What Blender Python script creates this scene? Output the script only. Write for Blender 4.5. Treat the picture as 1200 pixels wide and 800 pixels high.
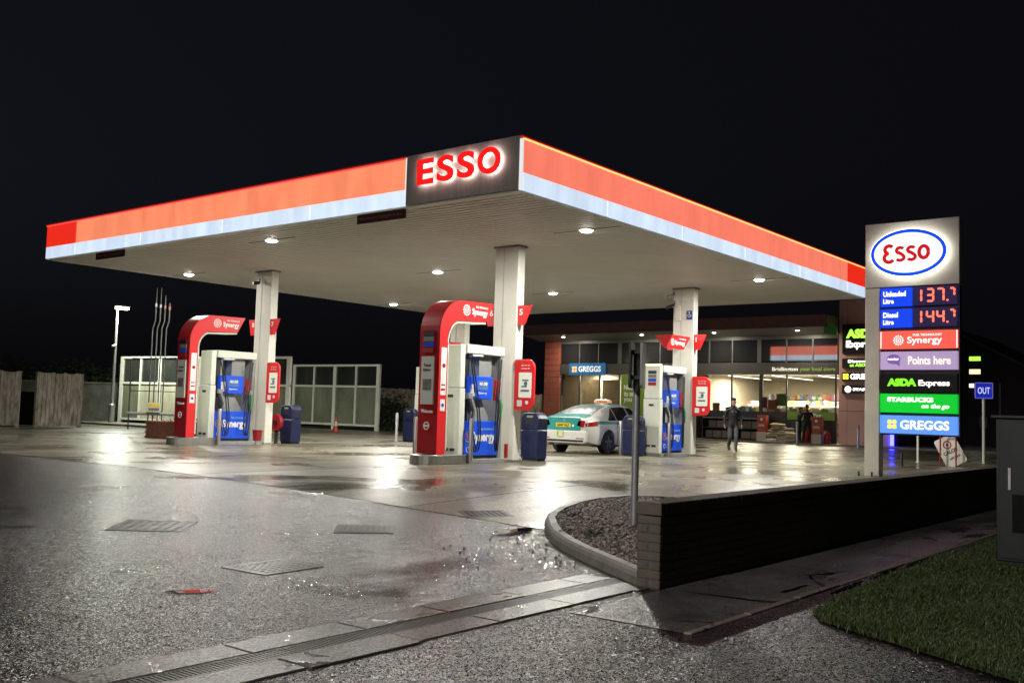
import bpy, bmesh, math, random
import numpy as np
from mathutils import Vector, Matrix
random.seed(7); rng = np.random.default_rng(7)
rad = math.radians
scene = bpy.context.scene
for o in list(bpy.data.objects): bpy.data.objects.remove(o)

# ------------------------------------------------------------------ camera
# world: X runs along the pump lanes towards the shop, Y across the lanes, Z up; forecourt level is z = 0
CAM = Vector((-13.3647, -10.586, 1.1646)); YAW, PITCH, ROLL, FPX = 0.6731, 0.0698, 0.0301, 1161.6
fw = Vector((math.cos(YAW)*math.cos(PITCH), math.sin(YAW)*math.cos(PITCH), math.sin(PITCH)))
rt = Vector((math.sin(YAW), -math.cos(YAW), 0)); up = rt.cross(fw)
r2 = rt*math.cos(ROLL) + up*math.sin(ROLL); u2 = -rt*math.sin(ROLL) + up*math.cos(ROLL)
cd = bpy.data.cameras.new('camera'); cam = bpy.data.objects.new('camera', cd); scene.collection.objects.link(cam)
cam.matrix_world = Matrix(((r2.x, u2.x, -fw.x, CAM.x), (r2.y, u2.y, -fw.y, CAM.y), (r2.z, u2.z, -fw.z, CAM.z), (0, 0, 0, 1)))
cd.sensor_width = 36; cd.lens = FPX/1200*36; cd.clip_start = 0.05; cd.clip_end = 3000
scene.camera = cam

# ------------------------------------------------------------------ night sky
world = bpy.data.worlds.new('World'); scene.world = world; world.use_nodes = True
wn = world.node_tree.nodes; wl = world.node_tree.links
bgn = wn['Background']
sky = wn.new('ShaderNodeTexSky'); sky.sky_type = 'NISHITA'; sky.sun_disc = False
sky.sun_elevation = rad(-3); sky.sun_rotation = rad(-10); sky.air_density = 1.0; sky.dust_density = 4.0; sky.ozone_density = 3.0
hsv = wn.new('ShaderNodeHueSaturation'); hsv.inputs['Saturation'].default_value = 0.55
glow = wn.new('ShaderNodeMix'); glow.data_type = 'RGBA'; glow.blend_type = 'ADD'; glow.inputs['Factor'].default_value = 1
glow.inputs['B'].default_value = (.042, .040, .058, 1)      # town glow on low cloud, the same all round
wl.new(sky.outputs[0], hsv.inputs['Color']); wl.new(hsv.outputs[0], glow.inputs['A']); wl.new(glow.outputs['Result'], bgn.inputs['Color'])
bgn.inputs['Strength'].default_value = 0.05
# ------------------------------------------------------------------ view
scene.view_settings.view_transform = 'Standard'; scene.view_settings.look = 'None'
scene.view_settings.exposure = 0.0; scene.view_settings.gamma = 1.0
scene.render.engine = 'CYCLES'
cy = scene.cycles
cy.max_bounces = 7; cy.diffuse_bounces = 3; cy.glossy_bounces = 4; cy.transmission_bounces = 4; cy.transparent_max_bounces = 6
cy.caustics_reflective = False; cy.caustics_refractive = False; cy.sample_clamp_indirect = 6.0
LAMP_W = 480.0; ROAD_W = 5200.0

# ------------------------------------------------------------------ materials
MATS = {}
def nd(nt, t, **kw):
    n = nt.nodes.new(t)
    for k, v in kw.items(): setattr(n, k, v)
    return n
def mat(name, col, rough=0.5, metal=0.0, var=0.12, vscale=3.0, bump=0.0, bscale=60.0, emit=None, estr=0.0, spec=0.5, coat=0.0, alpha=1.0, trans=0.0, dirt=0.0, stretch=(1, 1, 1)):
    if name in MATS: return MATS[name]
    m = bpy.data.materials.new(name); m.use_nodes = True; nt = m.node_tree
    b = nt.nodes['Principled BSDF']; L = nt.links
    b.inputs['Base Color'].default_value = (*col, 1); b.inputs['Roughness'].default_value = rough; b.inputs['Metallic'].default_value = metal
    b.inputs['Specular IOR Level'].default_value = spec; b.inputs['Coat Weight'].default_value = coat
    b.inputs['Alpha'].default_value = alpha; b.inputs['Transmission Weight'].default_value = trans
    tc = nd(nt, 'ShaderNodeTexCoord'); mp = nd(nt, 'ShaderNodeMapping'); mp.inputs['Scale'].default_value = stretch
    L.new(tc.outputs['Object'], mp.inputs['Vector'])
    if var > 0 and emit is None:
        n = nd(nt, 'ShaderNodeTexNoise'); n.inputs['Scale'].default_value = vscale; n.inputs['Detail'].default_value = 6; n.inputs['Roughness'].default_value = .65
        L.new(mp.outputs[0], n.inputs['Vector'])
        r = nd(nt, 'ShaderNodeMapRange'); r.inputs['From Min'].default_value = .3; r.inputs['From Max'].default_value = .7
        r.inputs['To Min'].default_value = 1 - var; r.inputs['To Max'].default_value = 1 + var
        L.new(n.outputs['Fac'], r.inputs['Value'])
        mx = nd(nt, 'ShaderNodeMix', data_type='RGBA', blend_type='MULTIPLY'); mx.inputs['Factor'].default_value = 1
        mx.inputs['A'].default_value = (*col, 1); L.new(r.outputs[0], mx.inputs['B']); L.new(mx.outputs['Result'], b.inputs['Base Color'])
        rr = nd(nt, 'ShaderNodeMapRange'); rr.inputs['To Min'].default_value = max(.02, rough*(1 - var*1.5)); rr.inputs['To Max'].default_value = min(1, rough*(1 + var*1.5))
        L.new(n.outputs['Fac'], rr.inputs['Value']); L.new(rr.outputs[0], b.inputs['Roughness'])
    if bump > 0:
        n2 = nd(nt, 'ShaderNodeTexNoise'); n2.inputs['Scale'].default_value = bscale; n2.inputs['Detail'].default_value = 4
        L.new(mp.outputs[0], n2.inputs['Vector'])
        bp = nd(nt, 'ShaderNodeBump'); bp.inputs['Strength'].default_value = bump; bp.inputs['Distance'].default_value = .01
        L.new(n2.outputs['Fac'], bp.inputs['Height']); L.new(bp.outputs[0], b.inputs['Normal'])
    if emit is not None:
        b.inputs['Emission Color'].default_value = (*emit, 1); b.inputs['Emission Strength'].default_value = estr
    MATS[name] = m; return m
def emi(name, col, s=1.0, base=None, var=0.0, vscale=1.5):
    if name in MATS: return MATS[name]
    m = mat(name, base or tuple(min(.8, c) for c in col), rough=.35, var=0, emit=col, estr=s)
    if var > 0:      # uneven lamps behind a backlit panel, and streaks of dirt on it
        nt = m.node_tree; b = nt.nodes['Principled BSDF']; tc = nd(nt, 'ShaderNodeTexCoord')
        n = nd(nt, 'ShaderNodeTexNoise'); n.inputs['Scale'].default_value = vscale; n.inputs['Detail'].default_value = 3
        mp = nd(nt, 'ShaderNodeMapping'); mp.inputs['Scale'].default_value = (2.6, 2.6, .7); n.inputs['Detail'].default_value = 6
        nt.links.new(tc.outputs['Object'], mp.inputs['Vector']); nt.links.new(mp.outputs[0], n.inputs['Vector'])
        r = nd(nt, 'ShaderNodeMapRange'); r.inputs['From Min'].default_value = .3; r.inputs['From Max'].default_value = .7
        r.inputs['To Min'].default_value = s*(1 - var); r.inputs['To Max'].default_value = s*(1 + var)
        nt.links.new(n.outputs['Fac'], r.inputs['Value']); nt.links.new(r.outputs[0], b.inputs['Emission Strength'])
    return m
def srgb(r, g, b):
    f = lambda c: (c/255/12.92 if c/255 <= .04045 else ((c/255 + .055)/1.055)**2.4)
    return (f(r), f(g), f(b))

def wet_ground(name, base, chip, chip_scale, chip_bump, rough_lo, rough_hi, wet_scale, streak=(1, 1, 1), dark=.5, fine=0.0, pud_lo=.57, pud_hi=.66, cracks=0, tracks=0):
    m = bpy.data.materials.new(name); m.use_nodes = True; nt = m.node_tree; L = nt.links; b = nt.nodes['Principled BSDF']
    geo = nd(nt, 'ShaderNodeNewGeometry'); mp = nd(nt, 'ShaderNodeMapping'); mp.inputs['Scale'].default_value = streak
    L.new(geo.outputs['Position'], mp.inputs['Vector'])
    big = nd(nt, 'ShaderNodeTexNoise'); big.inputs['Scale'].default_value = wet_scale; big.inputs['Detail'].default_value = 5; big.inputs['Roughness'].default_value = .6
    big.inputs['Distortion'].default_value = .6; L.new(mp.outputs[0], big.inputs['Vector'])
    pud = nd(nt, 'ShaderNodeMapRange'); pud.inputs['From Min'].default_value = pud_lo; pud.inputs['From Max'].default_value = pud_hi; pud.interpolation_type = 'SMOOTHSTEP'
    L.new(big.outputs['Fac'], pud.inputs['Value'])
    vor = nd(nt, 'ShaderNodeTexVoronoi'); vor.inputs['Scale'].default_value = chip_scale; L.new(geo.outputs['Position'], vor.inputs['Vector'])
    nz = nd(nt, 'ShaderNodeTexNoise'); nz.inputs['Scale'].default_value = chip_scale*.55; nz.inputs['Detail'].default_value = 3; L.new(geo.outputs['Position'], nz.inputs['Vector'])
    # colour: chips of different stone in dark binder, large stains
    mixc = nd(nt, 'ShaderNodeMix', data_type='RGBA'); mixc.inputs['A'].default_value = (*base, 1); mixc.inputs['B'].default_value = (*chip, 1)
    sep = nd(nt, 'ShaderNodeSeparateColor'); L.new(vor.outputs['Color'], sep.inputs[0])
    pw = nd(nt, 'ShaderNodeMath', operation='POWER'); pw.inputs[1].default_value = 3.5; L.new(sep.outputs[0], pw.inputs[0]); L.new(pw.outputs[0], mixc.inputs['Factor'])
    st = nd(nt, 'ShaderNodeTexNoise'); st.inputs['Scale'].default_value = wet_scale*.8; st.inputs['Detail'].default_value = 7; st.inputs['Roughness'].default_value = .7
    mp2 = nd(nt, 'ShaderNodeMapping'); mp2.inputs['Scale'].default_value = streak; mp2.inputs['Location'].default_value = (7, 3, 0)
    L.new(geo.outputs['Position'], mp2.inputs['Vector']); L.new(mp2.outputs[0], st.inputs['Vector'])
    sr = nd(nt, 'ShaderNodeMapRange'); sr.inputs['From Min'].default_value = .35; sr.inputs['From Max'].default_value = .65; sr.inputs['To Min'].default_value = dark; sr.inputs['To Max'].default_value = 1.15
    L.new(st.outputs['Fac'], sr.inputs['Value'])
    mul = nd(nt, 'ShaderNodeMix', data_type='RGBA', blend_type='MULTIPLY'); mul.inputs['Factor'].default_value = 1
    L.new(mixc.outputs['Result'], mul.inputs['A']); L.new(sr.outputs[0], mul.inputs['B']); L.new(mul.outputs['Result'], b.inputs['Base Color'])
    if tracks:
        tm = nd(nt, 'ShaderNodeMapping'); tm.inputs['Scale'].default_value = (.10, 1.5, 1); L.new(geo.outputs['Position'], tm.inputs['Vector'])
        tn = nd(nt, 'ShaderNodeTexNoise'); tn.inputs['Scale'].default_value = 1.0; tn.inputs['Detail'].default_value = 6; tn.inputs['Roughness'].default_value = .6; L.new(tm.outputs[0], tn.inputs['Vector'])
        tr = nd(nt, 'ShaderNodeMapRange'); tr.inputs['From Min'].default_value = .38; tr.inputs['From Max'].default_value = .6; tr.inputs['To Min'].default_value = tracks; tr.inputs['To Max'].default_value = 1.12; L.new(tn.outputs['Fac'], tr.inputs['Value'])
        m3_ = nd(nt, 'ShaderNodeMix', data_type='RGBA', blend_type='MULTIPLY'); m3_.inputs['Factor'].default_value = 1; L.new(mul.outputs['Result'], m3_.inputs['A']); L.new(tr.outputs[0], m3_.inputs['B']); mul = m3_; L.new(mul.outputs['Result'], b.inputs['Base Color'])
    if cracks:
        dn = nd(nt, 'ShaderNodeTexNoise'); dn.inputs['Scale'].default_value = 1.7; dn.inputs['Detail'].default_value = 5; L.new(geo.outputs['Position'], dn.inputs['Vector'])
        dm = nd(nt, 'ShaderNodeMix', data_type='VECTOR'); dm.inputs['Factor'].default_value = .16; L.new(geo.outputs['Position'], dm.inputs['A']); L.new(dn.outputs['Color'], dm.inputs['B'])
        ve = nd(nt, 'ShaderNodeTexVoronoi', feature='DISTANCE_TO_EDGE'); ve.inputs['Scale'].default_value = cracks; L.new(dm.outputs['Result'], ve.inputs['Vector'])
        gate = nd(nt, 'ShaderNodeTexNoise'); gate.inputs['Scale'].default_value = .9; gate.inputs['Detail'].default_value = 2; L.new(geo.outputs['Position'], gate.inputs['Vector'])
        gm = nd(nt, 'ShaderNodeMapRange'); gm.inputs['From Min'].default_value = .46; gm.inputs['From Max'].default_value = .62; gm.inputs['To Min'].default_value = .0; gm.inputs['To Max'].default_value = .022; L.new(gate.outputs['Fac'], gm.inputs['Value'])
        lt = nd(nt, 'ShaderNodeMath', operation='LESS_THAN'); L.new(ve.outputs['Distance'], lt.inputs[0]); L.new(gm.outputs[0], lt.inputs[1])
        vp = nd(nt, 'ShaderNodeTexVoronoi'); vp.inputs['Scale'].default_value = .22; L.new(dm.outputs['Result'], vp.inputs['Vector']); vs = nd(nt, 'ShaderNodeSeparateColor'); L.new(vp.outputs['Color'], vs.inputs[0])
        pm = nd(nt, 'ShaderNodeMapRange'); pm.inputs['From Min'].default_value = .2; pm.inputs['From Max'].default_value = .8; pm.inputs['To Min'].default_value = .62; pm.inputs['To Max'].default_value = 1.12; L.new(vs.outputs[0], pm.inputs['Value'])
        m1 = nd(nt, 'ShaderNodeMix', data_type='RGBA', blend_type='MULTIPLY'); m1.inputs['Factor'].default_value = 1; L.new(mul.outputs['Result'], m1.inputs['A']); L.new(pm.outputs[0], m1.inputs['B'])
        m2_ = nd(nt, 'ShaderNodeMix', data_type='RGBA'); m2_.inputs['B'].default_value = (.008, .008, .008, 1); L.new(lt.outputs[0], m2_.inputs['Factor']); L.new(m1.outputs['Result'], m2_.inputs['A']); L.new(m2_.outputs['Result'], b.inputs['Base Color'])
    rg = nd(nt, 'ShaderNodeMapRange'); rg.inputs['To Min'].default_value = rough_hi; rg.inputs['To Max'].default_value = rough_lo
    L.new(pud.outputs[0], rg.inputs['Value']); L.new(rg.outputs[0], b.inputs['Roughness'])
    # relief: every chip is a small tilted facet; the water film levels them in puddles
    bp2 = nd(nt, 'ShaderNodeBump'); bp2.inputs['Distance'].default_value = .02; bp2.inputs['Strength'].default_value = .25
    L.new(st.outputs['Fac'], bp2.inputs['Height'])
    cen = nd(nt, 'ShaderNodeVectorMath', operation='SUBTRACT'); cen.inputs[1].default_value = (.5, .5, .5); L.new(vor.outputs['Color'], cen.inputs[0])
    bs = nd(nt, 'ShaderNodeMapRange'); bs.inputs['To Min'].default_value = chip_bump; bs.inputs['To Max'].default_value = chip_bump*fine
    L.new(pud.outputs[0], bs.inputs['Value'])
    scl = nd(nt, 'ShaderNodeVectorMath', operation='SCALE'); L.new(cen.outputs[0], scl.inputs[0]); L.new(bs.outputs[0], scl.inputs['Scale'])
    flatz = nd(nt, 'ShaderNodeVectorMath', operation='MULTIPLY'); flatz.inputs[1].default_value = (1, 1, 0); L.new(scl.outputs[0], flatz.inputs[0])
    ad = nd(nt, 'ShaderNodeVectorMath', operation='ADD'); L.new(bp2.outputs[0], ad.inputs[0]); L.new(flatz.outputs[0], ad.inputs[1])
    nm = nd(nt, 'ShaderNodeVectorMath', operation='NORMALIZE'); L.new(ad.outputs[0], nm.inputs[0]); L.new(nm.outputs[0], b.inputs['Normal'])
    b.inputs['Specular IOR Level'].default_value = .6
    MATS[name] = m; return m

ASPHALT = wet_ground('wet_asphalt', (.009, .0078, .0082), (.25, .195, .198), 125, .9, .12, .26, .55, (1, 1, 1), .32, .6, .54, .68, .45, .55)
CONCRETE = wet_ground('wet_concrete', (.225, .204, .148), (.30, .265, .188), 40, .16, .14, .36, .42, (1.0, 1.0, 1), .32, .3, .48, .66, 0, .5)
PATHM = wet_ground('wet_path', (.12, .108, .103), (.60, .54, .53), 110, .6, .05, .30, 1.1, (1, 1.6, 1), .5, .12, .56, .62, .8)
STRIP = wet_ground('drain_concrete', (.06, .052, .045), (.12, .105, .09), 90, .25, .12, .36, 2.2, (1, 1, 1), .45, .4)
KERBM = mat('kerb_concrete', (.17, .158, .125), .55, var=.35, vscale=5, bump=.35, bscale=90)
WHITE = mat('white_clad', (.68, .67, .60), .38, var=.06, vscale=1.5)
WHITE2 = mat('white_paint', (.66, .66, .58), .35, var=.07, vscale=4)
PUMPW = mat('pump_white', (.68, .70, .62), .35, var=.05, vscale=3)
GREY = mat('panel_grey', (.25, .26, .25), .45, var=.12, vscale=4)
STEEL = mat('brushed_steel', (.42, .41, .38), .38, metal=.9, var=.15, vscale=8, stretch=(1, 1, .1))
GALV = mat('galvanised', (.40, .41, .40), .5, metal=.6, var=.2, vscale=14)
DARK = mat('dark_paint', (.018, .018, .02), .45)
BLACK = mat('black_rubber', (.012, .012, .013), .55, var=.1)
RED = mat('red_panel', (.34, .012, .018), .32, var=.06)  # deepened: shade on the arch end faces is put into this red
REDLIT = emi('red_panel_lit', (.62, .02, .022), .25, base=(.55, .02, .022))  # brighter copy for sign fronts, lit look put in as faint glow
BLUE = mat('blue_panel', (.012, .07, .52), .32, var=.08)
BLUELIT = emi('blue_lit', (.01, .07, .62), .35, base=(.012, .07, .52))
NAVY = mat('navy_bin', (.007, .012, .055), .38, var=.2, vscale=5)
WTXT = mat('white_print', (.8, .8, .78), .5, var=0)
WGLOW = emi('white_glow', (1, .98, .94), 1.1)
POSTER = mat('poster_paper', (.55, .55, .50), .4, var=.08)
BRICK = mat('brick', (.085, .070, .050), .75, var=.35, vscale=9, bump=.5, bscale=70)
BRICKR = mat('planter_brick', (.26, .105, .07), .8, var=.3, vscale=9, bump=.4, bscale=60)
MORTAR = mat('mortar', (.075, .07, .06), .9, var=.2, bump=.3)
WOOD = mat('fence_board', (.25, .225, .175), .8, var=.75, vscale=4, stretch=(2, 2, .5), bump=.4, bscale=40)
WOODP = mat('fence_rail', (.34, .32, .26), .75, var=.3, vscale=5, stretch=(1, 1, .3))
LEAF = mat('hedge_leaf', (.045, .065, .03), .55, var=.4, vscale=2)
BARK = mat('bark', (.06, .048, .035), .85, var=.4)
GLASS = mat('window_glass', (.012, .014, .017), .04, var=0, spec=.9)

# ------------------------------------------------------------------ mesh helpers
COL = scene.collection
class MB:
    def __init__(s): s.v = []; s.f = []
    def add(s, vs, fs):
        n = len(s.v); s.v += [tuple(x) for x in vs]; s.f += [tuple(i + n for i in q) for q in fs]; return s
    def box(s, x0, x1, y0, y1, z0, z1):
        if x0 > x1: x0, x1 = x1, x0
        if y0 > y1: y0, y1 = y1, y0
        if z0 > z1: z0, z1 = z1, z0
        return s.add([(x0, y0, z0), (x1, y0, z0), (x1, y1, z0), (x0, y1, z0), (x0, y0, z1), (x1, y0, z1), (x1, y1, z1), (x0, y1, z1)],
              [(0, 3, 2, 1), (4, 5, 6, 7), (0, 1, 5, 4), (1, 2, 6, 5), (2, 3, 7, 6), (3, 0, 4, 7)])
    def prism(s, poly, a0, a1, ax):
        n = len(poly)
        def P(p, a): return {'x': (a, p[0], p[1]), 'y': (p[0], a, p[1]), 'z': (p[0], p[1], a)}[ax]
        return s.add([P(p, a0) for p in poly] + [P(p, a1) for p in poly],
              [tuple(range(n))[::-1], tuple(range(n, 2*n))] + [(i, (i + 1) % n, n + (i + 1) % n, n + i) for i in range(n)])
    def tube(s, pts, r, n=8, cap=True):
        pts = [Vector(p) for p in pts]; rr = r if isinstance(r, (list, tuple)) else [r]*len(pts)
        base = len(s.v); ref = None
        for i, p in enumerate(pts):
            d = (pts[min(i + 1, len(pts) - 1)] - pts[max(i - 1, 0)]).normalized()
            if ref is None: ref = Vector((0, 0, 1)) if abs(d.z) < .9 else Vector((1, 0, 0))
            a = d.cross(ref).normalized(); b = d.cross(a); ref = -b if (-b).length > 0 else ref
            ref = b.cross(d) if False else (a.cross(d))
            for k in range(n):
                t = 2*math.pi*k/n; s.v.append(tuple(p + (a*math.cos(t) + b*math.sin(t))*rr[i]))
        for i in range(len(pts) - 1):
            for k in range(n):
                q = base + i*n; s.f.append((q + k, q + (k + 1) % n, q + n + (k + 1) % n, q + n + k))
        if cap:
            s.f.append(tuple(base + k for k in range(n))[::-1]); e = base + (len(pts) - 1)*n; s.f.append(tuple(e + k for k in range(n)))
        return s
    def lathe(s, c, prof, n=20, ax='z'):
        base = len(s.v)
        for (r, h) in prof:
            for k in range(n):
                t = 2*math.pi*k/n; a, b = r*math.cos(t), r*math.sin(t)
                q = {'z': (a, b, h), 'x': (h, a, b), 'y': (b, h, a)}[ax]
                s.v.append((c[0] + q[0], c[1] + q[1], c[2] + q[2]))
        for i in range(len(prof) - 1):
            for k in range(n):
                q = base + i*n; s.f.append((q + k, q + (k + 1) % n, q + n + (k + 1) % n, q + n + k))
        s.f.append(tuple(base + k for k in range(n))[::-1]); e = base + (len(prof) - 1)*n; s.f.append(tuple(e + k for k in range(n)))
        return s
    def xf(s, M):
        s.v = [tuple(M @ Vector(p)) for p in s.v]; return s
WL = {}          # world location of every parent
def setp(o, label=None, cat=None, group=None, kind=None):
    if label: o['label'] = label
    if cat: o['category'] = cat
    if group: o['group'] = group
    if kind: o['kind'] = kind
    return o
def thing(name, loc, label, cat, group=None):
    o = bpy.data.objects.new(name, None); o.empty_display_size = .2; COL.objects.link(o); o.location = loc; WL[o.name] = Vector(loc)
    return setp(o, label, cat, group)
def link_mesh(name, me, m, parent=None, origin=None):
    o = bpy.data.objects.new(name, me); COL.objects.link(o)
    if m is not None and not me.materials:
        me.materials.append(m)
    if parent is not None:
        o.parent = parent; org = WL[parent.name]; off = Vector(origin) if origin is not None else org
        me.transform(Matrix.Translation(-off)); o.location = off - org; WL[o.name] = off
    else:
        if origin is None:
            co = np.array([v.co for v in me.vertices]); c = (co.min(0) + co.max(0))/2; origin = (c[0], c[1], co[:, 2].min())
        me.transform(Matrix.Translation(-Vector(origin))); o.location = origin; WL[o.name] = Vector(origin)
    return o
def obj(name, mb, m, parent=None, bevel=0.0, smooth=False, origin=None, seg=1):
    me = bpy.data.meshes.new(name); me.from_pydata(mb.v, [], mb.f)
    bm = bmesh.new(); bm.from_mesh(me); bmesh.ops.recalc_face_normals(bm, faces=bm.faces)
    if bevel > 0:
        es = [e for e in bm.edges if len(e.link_faces) == 2 and e.calc_face_angle(0) > .5]
        bmesh.ops.bevel(bm, geom=es, offset=bevel, segments=seg, affect='EDGES', profile=.5, clamp_overlap=True)
    bm.to_mesh(me); bm.free()
    if smooth:
        me.polygons.foreach_set('use_smooth', [True]*len(me.polygons)); me.set_sharp_from_angle(angle=rad(40))
    return link_mesh(name, me, m, parent, origin)
def single(name, mb, m, label, cat, group=None, **kw):
    return setp(obj(name, mb, m, **kw), label, cat, group)
def struct(name, mb, m, **kw): return setp(obj(name, mb, m, **kw), kind='structure')
def copy_tree(o, d=(0, 0, 0), label=None, parent=None, rotz=0):
    c = o.copy(); COL.objects.link(c); c.parent = parent
    if parent is None:
        c.location = o.location + Vector(d)
        if rotz: c.rotation_euler.z = rotz
        if label: c['label'] = label
    for ch in [x for x in o.children]: copy_tree(ch, parent=c)
    WL[c.name] = (WL[o.name] + Vector(d)) if o.name in WL else Vector(c.location)
    return c
def np_mesh(name, V, F, m, smooth=False):
    me = bpy.data.meshes.new(name); V = np.asarray(V, dtype=np.float32); F = np.asarray(F, dtype=np.int32); k = F.shape[1]
    me.vertices.add(len(V)); me.vertices.foreach_set('co', V.ravel())
    me.loops.add(F.size); me.loops.foreach_set('vertex_index', F.ravel())
    me.polygons.add(len(F)); me.polygons.foreach_set('loop_start', np.arange(0, F.size, k, dtype=np.int32)); me.polygons.foreach_set('loop_total', np.full(len(F), k, dtype=np.int32))
    if smooth: me.polygons.foreach_set('use_smooth', np.ones(len(F), dtype=bool))
    me.update(); me.validate(); return me
FACE = {'-x': (Vector((0, -1, 0)), Vector((0, 0, 1)), Vector((-1, 0, 0))), '-y': (Vector((1, 0, 0)), Vector((0, 0, 1)), Vector((0, -1, 0))),
        '+x': (Vector((0, 1, 0)), Vector((0, 0, 1)), Vector((1, 0, 0))), '+y': (Vector((-1, 0, 0)), Vector((0, 0, 1)), Vector((0, 1, 0))),
        '+z': (Vector((0, -1, 0)), Vector((1, 0, 0)), Vector((0, 0, 1)))}
def fmat(face, org):
    R, U, N = FACE[face] if isinstance(face, str) else face
    return Matrix(((R.x, U.x, N.x, org[0]), (R.y, U.y, N.y, org[1]), (R.z, U.z, N.z, org[2]), (0, 0, 0, 1)))
def txt(name, body, org, face, w, h, m, parent=None, bold=.02, ext=.004, shear=0.0, res=3):
    """lettering fitted to a w x h rectangle whose lower left corner is org"""
    cu = bpy.data.curves.new(name, 'FONT'); cu.body = body; cu.size = 1; cu.offset = bold; cu.extrude = .01; cu.resolution_u = res; cu.shear = shear
    t = bpy.data.objects.new('t', cu); me = bpy.data.meshes.new_from_object(t); bpy.data.objects.remove(t); bpy.data.curves.remove(cu)
    me.name = name; n = len(me.vertices); co = np.empty(n*3, dtype=np.float32); me.vertices.foreach_get('co', co); co = co.reshape(-1, 3)
    lo = co.min(0); hi = co.max(0)
    co = (co - lo)/np.maximum(hi - lo, 1e-6)*np.array([w, h, ext])
    me.vertices.foreach_set('co', co.ravel()); me.materials.clear(); me.transform(fmat(face, org)); me.update()
    return link_mesh(name, me, m, parent)
def flat(name, polys, org, face, m, parent=None, ext=.004):
    """flat shapes (lists of 2D outlines) laid on a face"""
    mb = MB()
    for poly in polys: mb.prism(poly, 0, ext, 'z')
    mb.xf(fmat(face, org)); return obj(name, mb, m, parent)
def disc(cx, cy, r, n=20, ry=None): return [(cx + r*math.cos(2*math.pi*k/n), cy + (ry or r)*math.sin(2*math.pi*k/n)) for k in range(n)]
def rrect(x0, y0, x1, y1, r, n=4):
    o = []
    for (cx, cy, a) in ((x1 - r, y1 - r, 0), (x0 + r, y1 - r, 90), (x0 + r, y0 + r, 180), (x1 - r, y0 + r, 270)):
        for k in range(n + 1): t = rad(a + 90*k/n); o.append((cx + r*math.cos(t), cy + r*math.sin(t)))
    return o
def ribbon(pts, w):
    """flat stroke along pts -> quads as outlines"""
    out = []
    P = [Vector(p) for p in pts]; Ls = []; Rs = []
    for i, p in enumerate(P):
        d = (P[min(i + 1, len(P) - 1)] - P[max(i - 1, 0)]).normalized(); n = Vector((-d.y, d.x))*w/2
        Ls.append(p + n); Rs.append(p - n)
    for i in range(len(P) - 1): out.append([tuple(Rs[i]), tuple(Rs[i + 1]), tuple(Ls[i + 1]), tuple(Ls[i])])
    return out
def arc(cx, cy, rx, ry, a0, a1, n=14): return [(cx + rx*math.cos(rad(a0 + (a1 - a0)*k/n)), cy + ry*math.sin(rad(a0 + (a1 - a0)*k/n))) for k in range(n + 1)]
def burst(name, org, face, r, m, parent):
    ps = ribbon(arc(0, 0, .42*r, .42*r, 0, 360, 16), .14*r) + [disc(0, 0, .16*r, 8)]
    for k in range(12):
        a = 2*math.pi*k/12; ps.append(disc(.80*r*math.cos(a), .80*r*math.sin(a), .16*r, 8))
    return flat(name, ps, org, face, m, parent)
def area_lamp(name, loc, size, power, col, parent=None, direction=(0, 0, -1), spread=180):
    ld = bpy.data.lights.new(name, 'AREA'); ld.shape = 'DISK'; ld.size = size; ld.energy = power; ld.color = col; ld.spread = rad(spread)
    o = bpy.data.objects.new(name, ld); COL.objects.link(o)
    o.rotation_euler = Vector(direction).to_track_quat('-Z', 'Y').to_euler()
    if parent is not None: o.parent = parent; o.location = Vector(loc) - WL[parent.name]
    else: o.location = loc
    return o

# ------------------------------------------------------------------ ground
def gz(x, y):
    if y < -6.3: return -.27
    q = (x - CAM.x)*math.cos(YAW) + (y - CAM.y)*math.sin(YAW); k = min(1, max(0, (q - 9)/8)); k = k*k*(3 - 2*k); return -.27*(1 - k)
def sheet(xs, ys, dz, m, name, parent=None):
    V = [(x, y, gz(x, y) + dz) for x in xs for y in ys]; ny = len(ys)
    F = [(i*ny + j, (i + 1)*ny + j, (i + 1)*ny + j + 1, i*ny + j + 1) for i in range(len(xs) - 1) for j in range(ny - 1)]
    me = np_mesh(name, V, F, m, True); return link_mesh(name, me, m, parent, origin=(0, 0, 0) if parent is None else None)
xs = [-400, -150, -60, -30] + list(np.arange(-20, 16, .5)) + [20, 30, 50, 100, 200, 500]
ys = [-400, -150, -60, -30] + list(np.arange(-14, -6.4, .4)) + [-6.31, -6.29] + list(np.arange(-6, 12, .5)) + [16, 24, 40, 80, 200, 500]
setp(sheet(xs, ys, 0, ASPHALT, 'road'), kind='structure')
# forecourt: concrete bays cast side by side
fore = sheet([-4.0, -3.9], [-6.2, 34], -.02, CONCRETE, 'forecourt'); setp(fore, kind='structure')
bx = [-4.0, .6, 5.2, 9.8, 14.4, 19.0, 23.6, 28.2, 32.4]; by = [-6.2, -1.4, 3.4, 8.2, 13.0, 17.8, 22.6, 27.4, 32.2]
for i in range(len(bx) - 1):
    for j in range(len(by) - 1):
        g = .012
        sheet(list(np.linspace(bx[i] + g, bx[i + 1] - g, 9)), list(np.linspace(by[j] + g, by[j + 1] - g, 9)), .004 + random.uniform(0, .0015), CONCRETE, 'concrete_bay', fore)

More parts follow.
